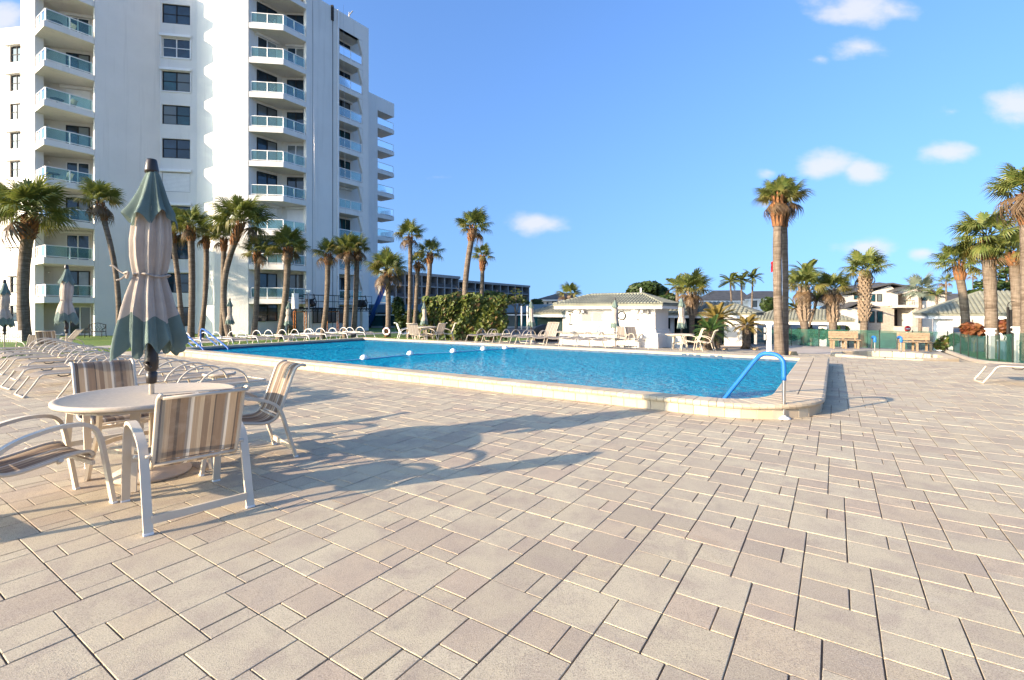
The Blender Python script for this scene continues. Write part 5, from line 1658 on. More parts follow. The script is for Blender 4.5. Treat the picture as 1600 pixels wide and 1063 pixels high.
# cycads near the kiosk
def cycad(label, u, vb, vt, Y, wpx, rpx, n, kind, skirt=0):
    p = palm('cycad', label, u, u, vt, Y, wpx, rpx, n, .85, 0, 0, 0, kind, bm='trunk', lo=-28, hi=72, base_w=1.0, boot_r=1.08)
    for i in range(skirt):
        add_frond(p, 'feather_old', i % 3, Vector((0, 0, .25)), i * 2.4, R(-12 - 10 * (i % 3)), rpx * Y / FPX * .8)
    return p
cycad('golden tall cycad palm behind the low dark-green cycad', 1120, 545, 500, 25.6, 14, 33, 34, 'cycad_gold')
cycad('low dark-green cycad with a stout trunk by the patio table', 1110, 545, 519, 23.4, 21, 29, 34, 'cycad')
cycad('single cycad with a skirt of dead fronds beside the white shower post', 1166, 541, 509, 25, 13, 24, 26, 'cycad_gold', 8)

# ------------------------------------------------------------------ broadleaf trees, hedge, shrubs
def leaf_cloud(mb, blobs, n, size, q, flat=.0):
    for _ in range(n):
        c, rx, ry, rz = blobs[q.randrange(len(blobs))]
        while True:
            d = Vector((q.uniform(-1, 1), q.uniform(-1, 1), q.uniform(-1, 1)))
            if .25 < d.length < 1: break
        d *= d.length ** -.35
        p = Vector(c) + Vector((d.x * rx, d.y * ry, d.z * rz))
        nrm = (d + Vector((q.uniform(-.8, .8), q.uniform(-.8, .8), q.uniform(-.3, 1.0)))).normalized()
        t = nrm.cross(Vector((0, 0, 1)));
        if t.length < .1: t = Vector((1, 0, 0))
        t.normalize(); b = nrm.cross(t); s = size * q.uniform(.6, 1.3)
        mb.add([p - t * s * .5, p + b * s * .35 - t * s * .1 + nrm * s * .06, p + t * s * .6, p - b * s * .35 - t * s * .1 + nrm * s * .06], [(0, 1, 2, 3)])
def tree(label, u, vb, Y, crown, n, size, m='leaf_dark', trunk_r=.18, name='broadleaf_tree', lean=0, z0=None):
    """crown: blobs (u, v, ru, rv) in photo pixels at distance Y"""
    q = random.Random(int(u) + n)
    b = on_ray(u, Y)
    if z0 is not None: b.z = z0
    t_ = thing(name, label, 'tree' if 'tree' in name else 'shrub', b)
    k = Y / FPX
    bl = []
    for (cu, cv, ru, rv) in crown:
        c = on_ray(cu, Y + q.uniform(-.3, .3) * ru * k, zat(cv, Y))
        bl.append((c - b, ru * k, ru * k * .9, rv * k))
    tops = [x[0] for x in bl]
    mb = MB()
    fork = Vector((0, 0, max(.2, min(x.z for x in tops) * .55)))
    mb.tube([Vector((0, 0, -.2)), fork * .5, fork], [trunk_r * 1.2, trunk_r, trunk_r * .9], 8)
    mb.build('trunk', M['twig'], t_, world=False)
    mb = MB()
    for x in tops:
        mid = fork + (x - fork) * .5 + Vector((q.uniform(-.2, .2), q.uniform(-.2, .2), .1))
        mb.tube([fork - Vector((0, 0, .05)), mid, x], [trunk_r * .6, trunk_r * .4, trunk_r * .15], 6)
        for _ in range(4):
            e = x + Vector((q.uniform(-1, 1), q.uniform(-1, 1), q.uniform(-.2, 1))) * (bl[0][1] * .7)
            mb.tube([mid, mid + (e - mid) * .6, e], [trunk_r * .25, trunk_r * .15, trunk_r * .06], 5)
    o = mb.build('limbs', M['twig'], t_, world=False); o['kind'] = 'stuff'
    mb = MB(); leaf_cloud(mb, bl, n, size, q)
    o = mb.build('crown', M[m], t_, world=False); o['kind'] = 'stuff'
    return t_
tree('round dark green tree rising behind the kiosk roof', 1008, 500, 48, [(1000, 452, 18, 10), (1015, 450, 20, 11), (1030, 456, 16, 10), (988, 458, 10, 8), (1044, 466, 14, 8), (1040, 474, 20, 8)], 2600, .42)
tree('loose open tree with sparse dark leaves behind the right carport roof', 1575, 520, 36, [(1570, 405, 14, 10), (1558, 425, 18, 10), (1590, 420, 14, 14), (1545, 445, 20, 9), (1575, 450, 22, 12), (1600, 445, 20, 16), (1528, 458, 14, 6)], 1100, .34, z0=-1.5)
tree('low dark shrubs in shade at the tower end below the life ring palm', 640, 520, 38, [(628, 505, 12, 14), (645, 500, 14, 18), (622, 480, 10, 16), (655, 510, 10, 10)], 1500, .3, name='shade_shrub', trunk_r=.06)
tree('bushy green tree beyond the clubhouse roof left of the distant house', 834, 500, 70, [(820, 476, 12, 6), (838, 474, 10, 7), (800, 472, 16, 7), (812, 470, 10, 6)], 1400, .45)
tree('dark tree mass between the tan-roofed houses and the walkway', 1098, 500, 58, [(1085, 486, 16, 9), (1104, 482, 14, 8), (1120, 488, 14, 6)], 1200, .4)
tree('dark bush beside the white house behind the double palm', 1204, 500, 60, [(1200, 476, 12, 12), (1212, 484, 12, 10)], 900, .4)
tree('grey leafless brushy tree behind the right end of the hedge', 806, 520, 44, [(806, 462, 10, 12), (816, 470, 10, 8), (795, 470, 10, 8)], 160, .25, 'leaf_hedge', .1)
tree('olive tree tops showing behind the hedge beside the tall palm', 770, 520, 42, [(760, 462, 20, 7), (780, 464, 16, 7), (720, 462, 16, 6)], 1300, .35, 'leaf_hedge')
tree('dark rounded shrub at the left corner of the modern house', 1312, 520, 62, [(1311, 511, 8, 10), (1318, 515, 8, 7)], 600, .35, name='house_shrub', trunk_r=.05)
tree('low green bush against the right fence before the carport pier', 1480, 540, 23.5, [(1480, 533, 14, 9), (1470, 540, 10, 7), (1490, 530, 8, 8)], 900, .14, 'leaf_hedge', .03, name='fence_shrub')
tree('red-leaved plant behind the fence left of the tallest right palm', 1522, 530, 23, [(1518, 512, 14, 8), (1528, 518, 12, 8), (1512, 520, 8, 7)], 420, .26, 'leaf_red', .03, name='red_shrub', z0=-.7)
tree('rust-leaved plant behind the fence right of the white fence post', 1568, 530, 23, [(1565, 510, 14, 10), (1578, 516, 10, 8)], 380, .26, 'leaf_red', .03, name='rust_shrub', z0=-.7)
tree('green undergrowth bush behind the fence below the fat-trunk palms', 1270, 530, 29, [(1260, 520, 18, 9), (1285, 522, 16, 8), (1240, 524, 12, 7)], 1000, .2, 'leaf_dark', .04, name='undergrowth_bush')
tree('small rounded green bush at the foot of the palms by the pink wall', 455, 520, 36, [(455, 519, 6, 6)], 260, .14, 'leaf_hedge', .03, name='low_bush')
# hedge
hq = random.Random(8)
hc = on_ray(727, 27.8)
hedge = thing('leafy_hedge', 'tall clipped sea-grape hedge with green and rusty leaves beyond the pool', 'hedge', hc)
hw, hd = 62 * 27.8 / FPX, 1.0
hz0, hz1 = .12, zat(466, 27.8) - hc.z
mb = MB()
for _ in range(6200):
    x, y, z = hq.uniform(-1, 1), hq.uniform(-1, 1), hq.uniform(0, 1)
    face = hq.random()
    if face < .5: y = -1 + abs(hq.gauss(0, .16))
    elif face < .72: z = 1 - abs(hq.gauss(0, .07))
    elif face < .84: x = (1 - abs(hq.gauss(0, .06))) * (1 if hq.random() < .5 else -1)
    if z < .42 and hq.random() > .12 + z * 1.5: continue
    if mnoise.noise(Vector((x * 5, 3.3, z * 4))) > .34 and hq.random() < .75: continue
    wob = mnoise.noise(Vector((x * 3.2, y * 2, z * 3))) * .42 + mnoise.noise(Vector((x * 9, y * 5, z * 7))) * .2
    p = Vector((x * hw * (1 + wob * .3), y * hd * (1 + wob), hz0 + (hz1 - hz0) * z * (1 + .25 * wob)))
    nrm = Vector((x * .4 + hq.uniform(-.7, .7), -abs(y) * .6 + hq.uniform(-.8, .5), hq.uniform(-.2, 1))).normalized()
    t = nrm.cross(Vector((0, 0, 1))); t = t.normalized() if t.length > .1 else Vector((1, 0, 0)); b = nrm.cross(t)
    s = hq.uniform(.075, .15)
    mb.add([p + t * (math.cos(a_) * s) + b * (math.sin(a_) * s * .9) + nrm * (.02 * math.cos(2 * a_)) for a_ in (0, 1.05, 2.1, 3.14, 4.2, 5.25)], [(0, 1, 2, 3, 4, 5)])
o = mb.build('foliage', M['leaf_hedge'], hedge, world=False); o['kind'] = 'stuff'
mb = MB()
for i in range(70):
    x, y = hq.uniform(-.95, .95) * hw, hq.uniform(-.8, .6) * hd
    p = Vector((x, y, -.1)); q1 = p + Vector((hq.uniform(-.25, .25), hq.uniform(-.2, .2), hq.uniform(.5, .9))); q2 = q1 + Vector((hq.uniform(-.35, .35), hq.uniform(-.25, .25), hq.uniform(.5, 1.1)))
    mb.tube([p, q1, q2], [.03, .022, .01], 5)
    mb.tube([q1, q1 + Vector((hq.uniform(-.4, .4), hq.uniform(-.3, .1), hq.uniform(.2, .6)))], [.015, .006], 4)
o = mb.build('stems', M['twig'], hedge, world=False); o['kind'] = 'stuff'
# distant tree belt on the horizon
mb = MB(); tq = random.Random(5); bl = []
for i in range(120):
    u = -200 + 2100 * i / 119; Y = tq.uniform(135, 175)
    if 590 < u < 830: Y = 230
    hgt = tq.uniform(2.5, 5.0)
    p = on_ray(u, Y, -2.1)
    bl.append((p + Vector((0, 0, hgt * .5)), tq.uniform(4, 8), 3, hgt * .55))
leaf_cloud(mb, bl, 9000, 1.6, tq)
tag(mb.build('treeline', M['leaf_dark']), 'far belt of dark trees along the horizon', 'trees', kind='stuff')
# hillside of tan rocks under the cycads and round the double palm
rq = random.Random(12)
def rock(mb, c, r):
    vs = []; n = 7
    for (z, k) in ((-.4, .9), (.15, 1.0), (.6, .62)):
        for i in range(n):
            a_ = 6.283 * i / n
            rr = r * k * rq.uniform(.8, 1.15)
            vs.append(c + Vector((math.cos(a_) * rr, math.sin(a_) * rr, r * z * rq.uniform(.85, 1.1))))
    mb.add(vs, [(i + k, i + (k + 1) % n, i + n + (k + 1) % n, i + n + k) for i in (0, n) for k in range(n)] + [tuple(range(2 * n, 3 * n))])
for (u, Y, r, lab) in ((1207, 17.9, .22, 'tan rock at the left foot of the tall double palm'), (1238, 18.4, .24, 'angular tan rock at the right foot of the tall double palm'), (1180, 24.4, .20, 'orange tan rock beside the skirted cycad'), (1092, 23.8, .16, 'small tan rock left of the low cycad'), (1106, 23.6, .15, 'small tan rock before the low cycad'), (1122, 24, .15, 'small tan rock right of the low cycad'), (1134, 24.4, .13, 'smallest tan rock on the mulch right of the cycads')):
    p = on_ray(u, Y); mb = MB(); rock(mb, p, r)
    tag(mb.build('rock', M['rock'], None, loc=p), lab, 'rock', 'landscape rocks')
# ------------------------------------------------------------------ furniture
YB = math.atan2(B2.y, B2.x)                                 # heading of the pool's cross axis
def smooth_path(ctrl, n=6):
    """Catmull-Rom through control points"""
    c = [Vector(p) for p in ctrl]; out = []
    for i in range(len(c) - 1):
        p0, p1, p2, p3 = c[max(i - 1, 0)], c[i], c[i + 1], c[min(i + 2, len(c) - 1)]
        for k in range(n):
            t = k / n
            out.append(.5 * ((2 * p1) + (p2 - p0) * t + (2 * p0 - 5 * p1 + 4 * p2 - p3) * t * t + (3 * p1 - p0 - 3 * p2 + p3) * t ** 3))
    out.append(c[-1])
    return out
SEAT = [(.30, .375), (.275, .41), (.19, .415), (.05, .39), (-.10, .365), (-.19, .372), (-.245, .41), (-.285, .49), (-.345, .66), (-.40, .82), (-.43, .875), (-.48, .90), (-.515, .895)]
def sling_chair(label, loc, rz, group=None, frame='cream', cloth_='sling', flat=True, hi=True):
    t = thing('sling_chair', label, 'chair', loc, rz, group)
    n = 5 if hi else 3
    for sd in (-1, 1):
        y = .305 * sd
        ctrl = [(.40, y, 0), (.345, y, .36), (.31, y, .53), (.245, y, .615), (.10, y, .635), (-.08, y, .60), (-.20, y, .545), (-.265, y, .46), (-.33, y, .25), (-.405, y, 0)]
        path = smooth_path(ctrl, n)
        mb = MB()
        if flat: mb.tube(path, 0, flat=(.026, .052, (0, 1, 0)))
        else: mb.tube(path, .014, 6)
        a_ = mb.build('arm_leg', M[frame], t, world=False)
        if hi:
            for (x, z) in ((.40, 0), (-.405, 0)):
                b = MB(); b.box(x - .0155, x + .0155, y - .0275, y + .0275, 0.0, .014); b.build('foot_cap', M['white'], a_, world=False)
            b = MB(); b.tube([(-.262, y - .03 * sd, .475), (-.262, y - .055 * sd, .475)], .018, 8); b.build('bolt', M['steel'], a_, world=False)
    for (x, z, w_) in ((-.39, .085, .030), (.285, .33, .022)):
        mb = MB(); mb.tube([(x, -.285, z), (x, .285, z)], 0, flat=(.022, .05 if x < 0 else .03)); mb.build('stretcher', M[frame], t, world=False)
    prof = smooth_path([(x, 0, z) for x, z in SEAT], 3)
    for sd in (-1, 1):
        mb = MB(); mb.tube([p + Vector((0, .255 * sd, 0)) for p in prof], .0145, 7); mb.build('sling_rail', M[frame], t, world=False)
        mb = MB()
        mb.tube([(.10, .25 * sd, .375), (.10, .30 * sd, .40)], .014, 6); mb.build('bracket', M[frame], t, world=False)
        mb = MB(); mb.tube([(-.27, .25 * sd, .475), (-.27, .30 * sd, .47)], .014, 6); mb.build('bracket', M[frame], t, world=False)
    for q in (SEAT[-1], SEAT[0], SEAT[6]):
        mb = MB(); mb.tube([(q[0] - .006, -.25, q[1] - .008), (q[0] - .006, .25, q[1] - .008)], .0115, 6); mb.build('cross_bar', M[frame], t, world=False)
    k_ = 19
    for nm, rows_ in (('seat_sling', prof[:k_ + 1]), ('back_sling', prof[k_:])):
        rows = []
        for i, p in enumerate(rows_):
            rows.append([p + Vector((0, -.246 + .492 * j / 8, -.012 * math.sin(math.pi * j / 8) if nm == 'seat_sling' else 0)) + (Vector((-.012 * math.sin(math.pi * j / 8), 0, 0)) if nm != 'seat_sling' else Vector()) for j in range(9)])
        MB().sheet(rows).build(nm, M[cloth_], t, world=False)
    return t
TC = Vector((-3.19, 4.30, 0))
def face_rz(d): return math.atan2(d[1], d[0])
sling_chair('striped sling chair with its back to the camera, before the round table', (-2.43, 3.63, .006), face_rz((-.73, .685)), 'striped sling chairs round the umbrella table')
sling_chair('striped sling chair behind the round table at its far left side', (-4.03, 4.95, .006), face_rz((.80, -.60)), 'striped sling chairs round the umbrella table')
sling_chair('striped sling chair at the right of the round table with sun on its curled back', (-2.65, 4.76, .006), face_rz((-.72, -.70)), 'striped sling chairs round the umbrella table')
sling_chair('striped sling chair left of the table, cut by the left picture edge', (-3.46, 3.45, .006), face_rz((.47, .88)), 'striped sling chairs round the umbrella table')

def round_table(label, loc, R_=.66, h=.715, hole=True, name='patio_table', legs=4, a0=.35, group=None, mat_='resin', hi=True):
    t = thing(name, label, 'table', loc, 0, group)
    n = 48 if hi else 20
    mb = MB()
    mb.lathe([(.03, h - .03), (R_ - .03, h - .03), (R_ - .006, h - .042), (R_, h - .03), (R_ + .002, h - .008), (R_ - .008, h), (R_ - .03, h + .001), (R_ - .045, h - .006), (.03, h - .006)], n)
    mb.build('table_top', M[mat_], t, world=False)
    for k in range(legs):
        an = a0 + 2 * math.pi * k / legs
        c, s = math.cos(an), math.sin(an)
        mb = MB()
        rr = R_ / .66
        path = smooth_path([(c * .46 * rr, s * .46 * rr, 0), (c * .44 * rr, s * .44 * rr, .2 * h), (c * .385 * rr, s * .385 * rr, .55 * h), (c * .37 * rr, s * .37 * rr, h - .03)], 4)
        mb.tube(path, 0, flat=(.022 * rr, .068 * rr, (-s, c, 0)))
        mb.build('leg', M['cream'], t, world=False)
    mb = MB()
    rg = .35 * R_ / .66
    mb.tube([(math.cos(2 * math.pi * i / 24) * rg, math.sin(2 * math.pi * i / 24) * rg, h * .42) for i in range(25)], 0, flat=(.02, .04))
    mb.build('leg_ring', M['cream'], t, world=False)
    mb = MB()
    mb.tube([(math.cos(2 * math.pi * i / 24) * (R_ - .1), math.sin(2 * math.pi * i / 24) * (R_ - .1), h - .055) for i in range(25)], 0, flat=(.03, .04))
    mb.build('apron', M['cream'], t, world=False)
    return t
round_table('round cream patio table with the big furled umbrella through its middle', TC + Vector((0, 0, .006)))

def umbrella(label, loc, hi=True, group=None, seed=1):
    t = thing('patio_umbrella', label, 'umbrella', loc, 0, group)
    q = random.Random(seed)
    n = 128 if hi else 40
    ph = [q.uniform(0, 6.28) for _ in range(12)]
    off = Vector((q.uniform(-9, 9), q.uniform(-9, 9), q.uniform(-9, 9)))
    def pleat(an, z, amp, lob):
        # uneven hanging folds: irregular spacing from a warped angle, sharp valleys, drifting with height
        w = an + .22 * math.sin(2 * an + ph[0]) + .12 * math.sin(3 * an + ph[1] + z * 1.3) + .10 * math.sin(z * 2.1 + ph[2])
        f = 1 - abs(math.sin(lob * w / 2 + ph[3])) ** .6 * 1.45
        g = mnoise.noise(Vector((math.cos(an) * 1.9, math.sin(an) * 1.9, z * .9)) + off)
        h = math.cos((lob * 2 + 1) * w + ph[4])
        return 1 + amp * (-f * .80 + .22 * h + .95 * g)
    SL = .755
    def surf(prof, amp0, amp1, lob, hem=0.0, jag=0., rows=None):
        rws = []
        m = len(prof)
        for i, (r, z) in enumerate(prof):
            f = i / (m - 1); amp = amp0 + (amp1 - amp0) * f
            row = []
            for k in range(n + 1):
                an = 2 * math.pi * k / n
                rr = r * SL * pleat(an, z, amp, lob)
                zz = z
                if hem: zz += hem * f * f * math.cos(lob * an + ph[4]) + hem * .6 * f * f * math.cos(2 * an + ph[5])
                if jag: zz += jag * (1 if True else 0) * math.cos(lob * an + ph[6]) * (1 - f) 
                row.append(Vector((math.cos(an) * rr + .015 * math.sin(z * 3), math.sin(an) * rr, zz)))
            rws.append(row)
        return rws
    MB().tube([(0, 0, .02), (0, 0, 2.70)], .0205, 12).build('pole', M['cream'], t, world=False)
    mb = MB(); mb.lathe([(.022, .80), (.040, .81), (.044, .90), (.036, .905), (.036, .915), (.050, .93), (.053, 1.0), (.046, 1.10), (.032, 1.16), (.022, 1.18)], 18)
    ck = mb.build('crank_housing', M['bronze_plastic'], t, world=False)
    if hi:
        mb = MB(); mb.tube([(0, -.05, .99), (0, -.085, .99)], .014, 8); mb.tube([(0, -.08, .99), (.06, -.085, .95)], .008, 6); mb.build('crank_handle', M['bronze_plastic'], ck, world=False)
    body = [(.10, 2.44), (.135, 2.34), (.165, 2.2), (.182, 2.06), (.178, 1.92), (.162, 1.82), (.148, 1.765), (.148, 1.74), (.172, 1.68), (.21, 1.58), (.245, 1.47), (.268, 1.38)]
    bord = [(.268, 1.38), (.285, 1.31), (.300, 1.24), (.312, 1.17), (.312, 1.12)]
    A_ = MB().sheet(surf(body, .26, .34, 10))
    # the green border follows the same folds; its seam with the beige drops and rises with the panels
    rows_b = surf(body, .26, .34, 10)[-1:]
    bs = surf(bord, .34, .40, 10, hem=.06)
    bs[0] = rows_b[0]
    body_rows = surf(body, .26, .34, 10)
    for k in range(n + 1):                                 # the seam rises and falls from panel to panel
        an = 2 * math.pi * k / n
        dz = .035 * math.sin(7 * an + ph[5]) + .02 * math.sin(3 * an + ph[6])
        for (rw, wt) in ((bs[0], 1), (bs[1], .6), (bs[2], .3), (body_rows[-1], 1), (body_rows[-2], .5)):
            rw[k] = rw[k] + Vector((0, 0, dz * wt)) if rw is not bs[0] else rw[k] + Vector((0, 0, dz))
    A_ = MB().sheet(body_rows)
    MB().sheet(bs).build('canopy_border', M['cloth_green'], t, world=False)
    A_.build('canopy', M['cloth_beige'], t, world=False)
    vent = [(.044, 2.685), (.068, 2.64), (.094, 2.57), (.124, 2.48), (.156, 2.40), (.186, 2.33), (.212, 2.28), (.218, 2.25)]
    MB().sheet(surf(vent, .10, .38, 7, hem=.05)).build('vent_flap', M['cloth_green'], t, world=False)
    mb = MB(); mb.lathe([(.052, 2.665), (.054, 2.69), (.042, 2.77), (.036, 2.785)], 16); mb.build('finial', M['bronze_plastic'], t, world=False)
    mb = MB()
    tie = [Vector((math.cos(2 * math.pi * k / 48) * .121 * pleat(2 * math.pi * k / 48, 1.755, .22, 8) * 1.03, math.sin(2 * math.pi * k / 48) * .121 * pleat(2 * math.pi * k / 48, 1.755, .22, 8) * 1.03, 1.755 + .012 * math.sin(3 * k / 48 * 6.28))) for k in range(49)]
    mb.tube(tie, .009, 5)
    if hi:
        an = R(-130); p = Vector((math.cos(an) * .18, math.sin(an) * .18, 1.755))
        mb.tube(smooth_path([p, p + Vector((-.05, -.01, .03)), p + Vector((-.09, -.02, .07)), p + Vector((-.12, -.02, .075))], 3), .007, 5)
        mb.tube(smooth_path([p, p + Vector((-.03, -.02, -.04)), p + Vector((-.06, -.03, -.05))], 3), .007, 5)
        mb.tube(smooth_path([p + Vector((-.01, -.01, .01)), p + Vector((.04, -.03, .02)), p + Vector((.02, -.02, -.03)), p], 4), .010, 5)
    mb.build('tie_cord', M['cloth_beige'], t, world=False)
    mb = MB(); mb.lathe([(.02, .0), (.285, .0), (.30, .018), (.295, .035), (.22, .075), (.10, .105), (.045, .115), (.04, .20), (.022, .205)], 32 if hi else 14)
    mb.build('base', M['conc_base'], t, world=False)
    return t
umbrella('large furled umbrella, green and beige, standing in the round table', TC + Vector((0, 0, .006)), True, seed=3)
um = freeze(umbrella('furled green and beige umbrella among the loungers beside the stout leaning palm', on_ray(104, 14.1), False, 'furled patio umbrellas', 7))
def place_umb(u, Y, vtop, label, rz):
    p = on_ray(u, Y)
    c = dup(um, p, rz, label)
    s = (zat(vtop, Y) - p.z) / 2.785
    c.scale = (s, s, s)
    return c
place_umb(7, 20.5, 437, 'furled green and beige umbrella at the left edge before the picket fence', 1.0)
place_umb(359, 31, 466, 'small furled umbrella on the lawn beside the curved palm trunk', 2.2)
place_umb(451, 31, 470, 'small furled umbrella on the lawn left of the orange scaffold frame', .4)
place_umb(663, 26.5, 471, 'furled grey umbrella at the left end of the leafy hedge', 2.9)
place_umb(830, 25, 468, 'furled pale umbrella between the hedge and the kiosk', 1.7)
place_umb(961, 22, 466, 'furled umbrella before the kiosk beside its wall clock', .9)
place_umb(1065, 24, 463, 'furled umbrella over the patio table right of the kiosk', 3.6)

# --- sun loungers
def lounger(label, loc, rz, group, frame='cream', cloth_='sling_pale', raised=0., hi=True):
    t = thing('sun_lounger', label, 'sun lounger', loc, rz, group)
    n = 5 if hi else 3
    r_ = .0145; ns = 7 if hi else 5
    a = R(raised)
    hx = 1.18
    for sd in (-1, 1):
        y = .28 * sd
        MB().tube(smooth_path([(.20, y, .33), (.30, y, .365), (.8, y, .355), (hx, y, .36), (1.55, y, .365), (1.92, y, .365)], n), r_, ns).build('side_rail', M[frame], t, world=False)
        y2 = .315 * sd
        MB().tube(smooth_path([(.92, y2, .35), (.98, y2, .46), (1.10, y2, .56), (1.27, y2, .605), (1.45, y2, .58), (1.58, y2, .49), (1.64, y2, .36)], n), r_, ns).build('arm', M[frame], t, world=False)
    for (x0, x1) in ((.0, .20), (1.56, 1.44)):
        w_ = .28
        MB().tube(smooth_path([(x1, -w_, .34), ((x0 + x1) / 2, -w_, .17), (x0 + .01, -w_, .035), (x0, -w_ + .03, .015), (x0, 0, .015), (x0, w_ - .03, .015), (x0 + .01, w_, .035), ((x0 + x1) / 2, w_, .17), (x1, w_, .34)], n), r_, ns).build('leg', M[frame], t, world=False)
    rows = [[Vector((x, -.272 + .544 * j / 6, .372 - .022 * math.sin(math.pi * j / 6) - (.035 * (1 - (x - .14) / .1) if x < .24 else 0))) for j in range(7)] for x in (.14, .19, .24, .35, .5, .65, .8, .95, 1.08, hx)]
    MB().sheet(rows).build('seat_sling', M[cloth_], t, world=False)
    def bp(d, y, dz): return Vector((hx + d * math.cos(a) - dz * math.sin(a), y, .372 + d * math.sin(a) + dz * math.cos(a)))
    rows = [[bp(d, -.262 + .524 * j / 6, -.018 * math.sin(math.pi * j / 6)) for j in range(7)] for d in (0, .12, .25, .38, .5, .62, .72)]
    MB().sheet(rows).build('back_sling', M[cloth_], t, world=False)
    mb = MB(); mb.tube(smooth_path([bp(0, -.265, .0), bp(.4, -.265, 0), bp(.70, -.265, 0), bp(.745, -.235, 0), bp(.745, .235, 0), bp(.70, .265, 0), bp(.4, .265, 0), bp(0, .265, 0)], 3), .012, ns)
    mb.build('back_frame', M[frame], t, world=False)
    MB().tube([(.9, -.28, .35), (.9, .28, .35)], .011, 5).build('cross_bar', M[frame], t, world=False)
    mb = MB(); mb.tube([(.42, -.28, .34), (.46, -.285, .315), (.55, -.285, .315), (.59, -.28, .34)], .01, 5); mb.tube([(.42, .28, .34), (.46, .285, .315), (.55, .285, .315), (.59, .28, .34)], .01, 5)
    mb.build('stacking_clip', M['bronze_plastic'], t, world=False)
    return t
lg = freeze(lounger('cream sling lounger, first in the row behind the round table, nearest the pool rail shadows', ST(-7.75, 2.3), YB, 'sling loungers in the row behind the round table'))
q = random.Random(31)
for k, (s, t) in enumerate(((-8.98, 2.38), (-10.2, 2.46), (-11.45, 2.22), (-12.8, 2.3), (-14.4, 2.7), (-15.8, 2.75), (-17.2, 2.9), (-18.6, 3.0), (-20.0, 3.2)), 1):
    lab = 'cream sling lounger, %s from the round table in the long row on the left' % ORD[k]
    if k == 9: lab = 'cream sling lounger at the far end of the long row, half behind the left edge'
    dup(lg, ST(s, t, .004), YB + q.uniform(-.04, .04), lab)
round_table('low round side table between two loungers behind the big table', ST(-8.35, 3.95, .006), .24, .44, name='side_table', legs=3, hi=False, group='low side tables')
# raised-back lounger and chairs beyond the row
lr = freeze(lounger('pale sling lounger with raised back beyond the row, left of the dark umbrella pole', on_ray(34, 17.0), R(20), 'loungers with raised backs', raised=52, hi=False))
sling_chair('brown-backed sling chair facing away near the dark umbrella pole', on_ray(79, 17.2), R(115), 'chairs beyond the lounger row', hi=False)
wc = freeze(sling_chair('white sling armchair seen beyond the brown-backed chair by the lawn', on_ray(70, 20.5), R(200), 'chairs beyond the lounger row', 'alu_white', 'sling_white', False, False))
sc_ = freeze(sling_chair('striped armchair half hidden at the left of the patio set beyond the lounger row', on_ray(48, 19.5), R(160), 'chairs beyond the lounger row', 'cream', 'sling_pale', False, False))
# white loungers on the lawn at the left end of the pool
lw = freeze(lounger('white lounger nearest the blue rails at the left end of the pool', ST(-19.4, 8.9, gz_st(-19.4, 8.9)), POOL_ROT + math.pi, 'white loungers at the left end of the pool', 'alu_white', 'sling_pale', 0, False))
for k in range(1, 8):
    s, t = -19.4 + q.uniform(-.15, .15), 8.9 + 1.08 * k
    dup(lw, ST(s, t, gz_st(s, t)), POOL_ROT + math.pi + q.uniform(-.08, .08), 'white lounger at the left pool end, %s from the blue rails' % ORD[k])
# row beyond the far edge of the pool
def s_at(u, t):
    k = (u - HU) / FPX
    return t * (k * B2.y - B2.x) / (A2.x - k * A2.y)
lf = freeze(lounger('cream lounger just right of the hedge on the far side of the pool', ST(s_at(734, 17.6), 17.6, gz_st(-12, 17.6)), YB, 'loungers on the far side of the pool', 'cream', 'sling_pale', 0, False))
for (u, t, lab) in ((760, 17.5, 'cream lounger on the far pool side, second from the hedge'), (787, 17.4, 'cream lounger on the far pool side, third from the hedge'), (812, 17.3, 'cream lounger on the far pool side before the pale furled umbrella'),
                    (862, 17.1, 'cream lounger on the far pool side before the left end of the bar counter'), (886, 17.0, 'cream lounger before the bar counter, second from its left end'), (912, 16.9, 'cream lounger before the middle of the bar counter'), (934, 16.9, 'cream lounger before the bar counter just left of the clock umbrella')):
    s = s_at(u, t); dup(lf, ST(s, t, gz_st(s, t)), YB + q.uniform(-.12, .12), lab)
s = s_at(838, 17.2)
dup(lr, ST(s, 17.2, gz_st(s, 17.2)), YB + .05, 'raised-back lounger on the far pool side right of the pale umbrella', 'loungers on the far side of the pool')
for (u, v, rz, lab) in ((972, 545, R(-110), 'cream armchair before the lower end of the bar counter'), (994, 546, R(-70), 'cream armchair beside the flared pier at the bar end')):
    p = on_ground(u, v); dup(sc_, p, rz, lab, 'armchairs on the far side of the pool')
# table set by the hedge
round_table('patio table with chairs before the left end of the hedge', on_ground(664, 534.5), .55, hi=False, group='patio tables on the far side')
for (u, v, rz, lab) in ((634, 534, R(20), 'white armchair facing right by the life ring palm'), (652, 536, R(70), 'striped chair with its back turned before the hedge table'), (680, 535, R(150), 'striped chair right of the hedge table'), (697, 534, R(190), 'striped armchair under the hedge, rightmost at its table')):
    p = on_ground(u, v); dup(wc if u == 634 else sc_, p, rz, lab, 'armchairs on the far side of the pool')
# table set right of the kiosk
round_table('patio table with a pale top right of the kiosk by the cycads', on_ground(1062, 547), .62, hi=False, group='patio tables on the far side')
for (u, v, rz, lab) in ((1080, 549, R(165), 'cream armchair at the patio table near the cycads'), (1101, 549, R(150), 'grey-backed armchair nearest the low dark cycad')):
    p = on_ground(u, v); dup(sc_, p, rz, lab, 'armchairs on the far side of the pool')
dup(lf, on_ground(1529, 597), POOL_ROT + .05, 'white lounger alone on the right of the deck, cut by the right edge', 'lone white loungers')
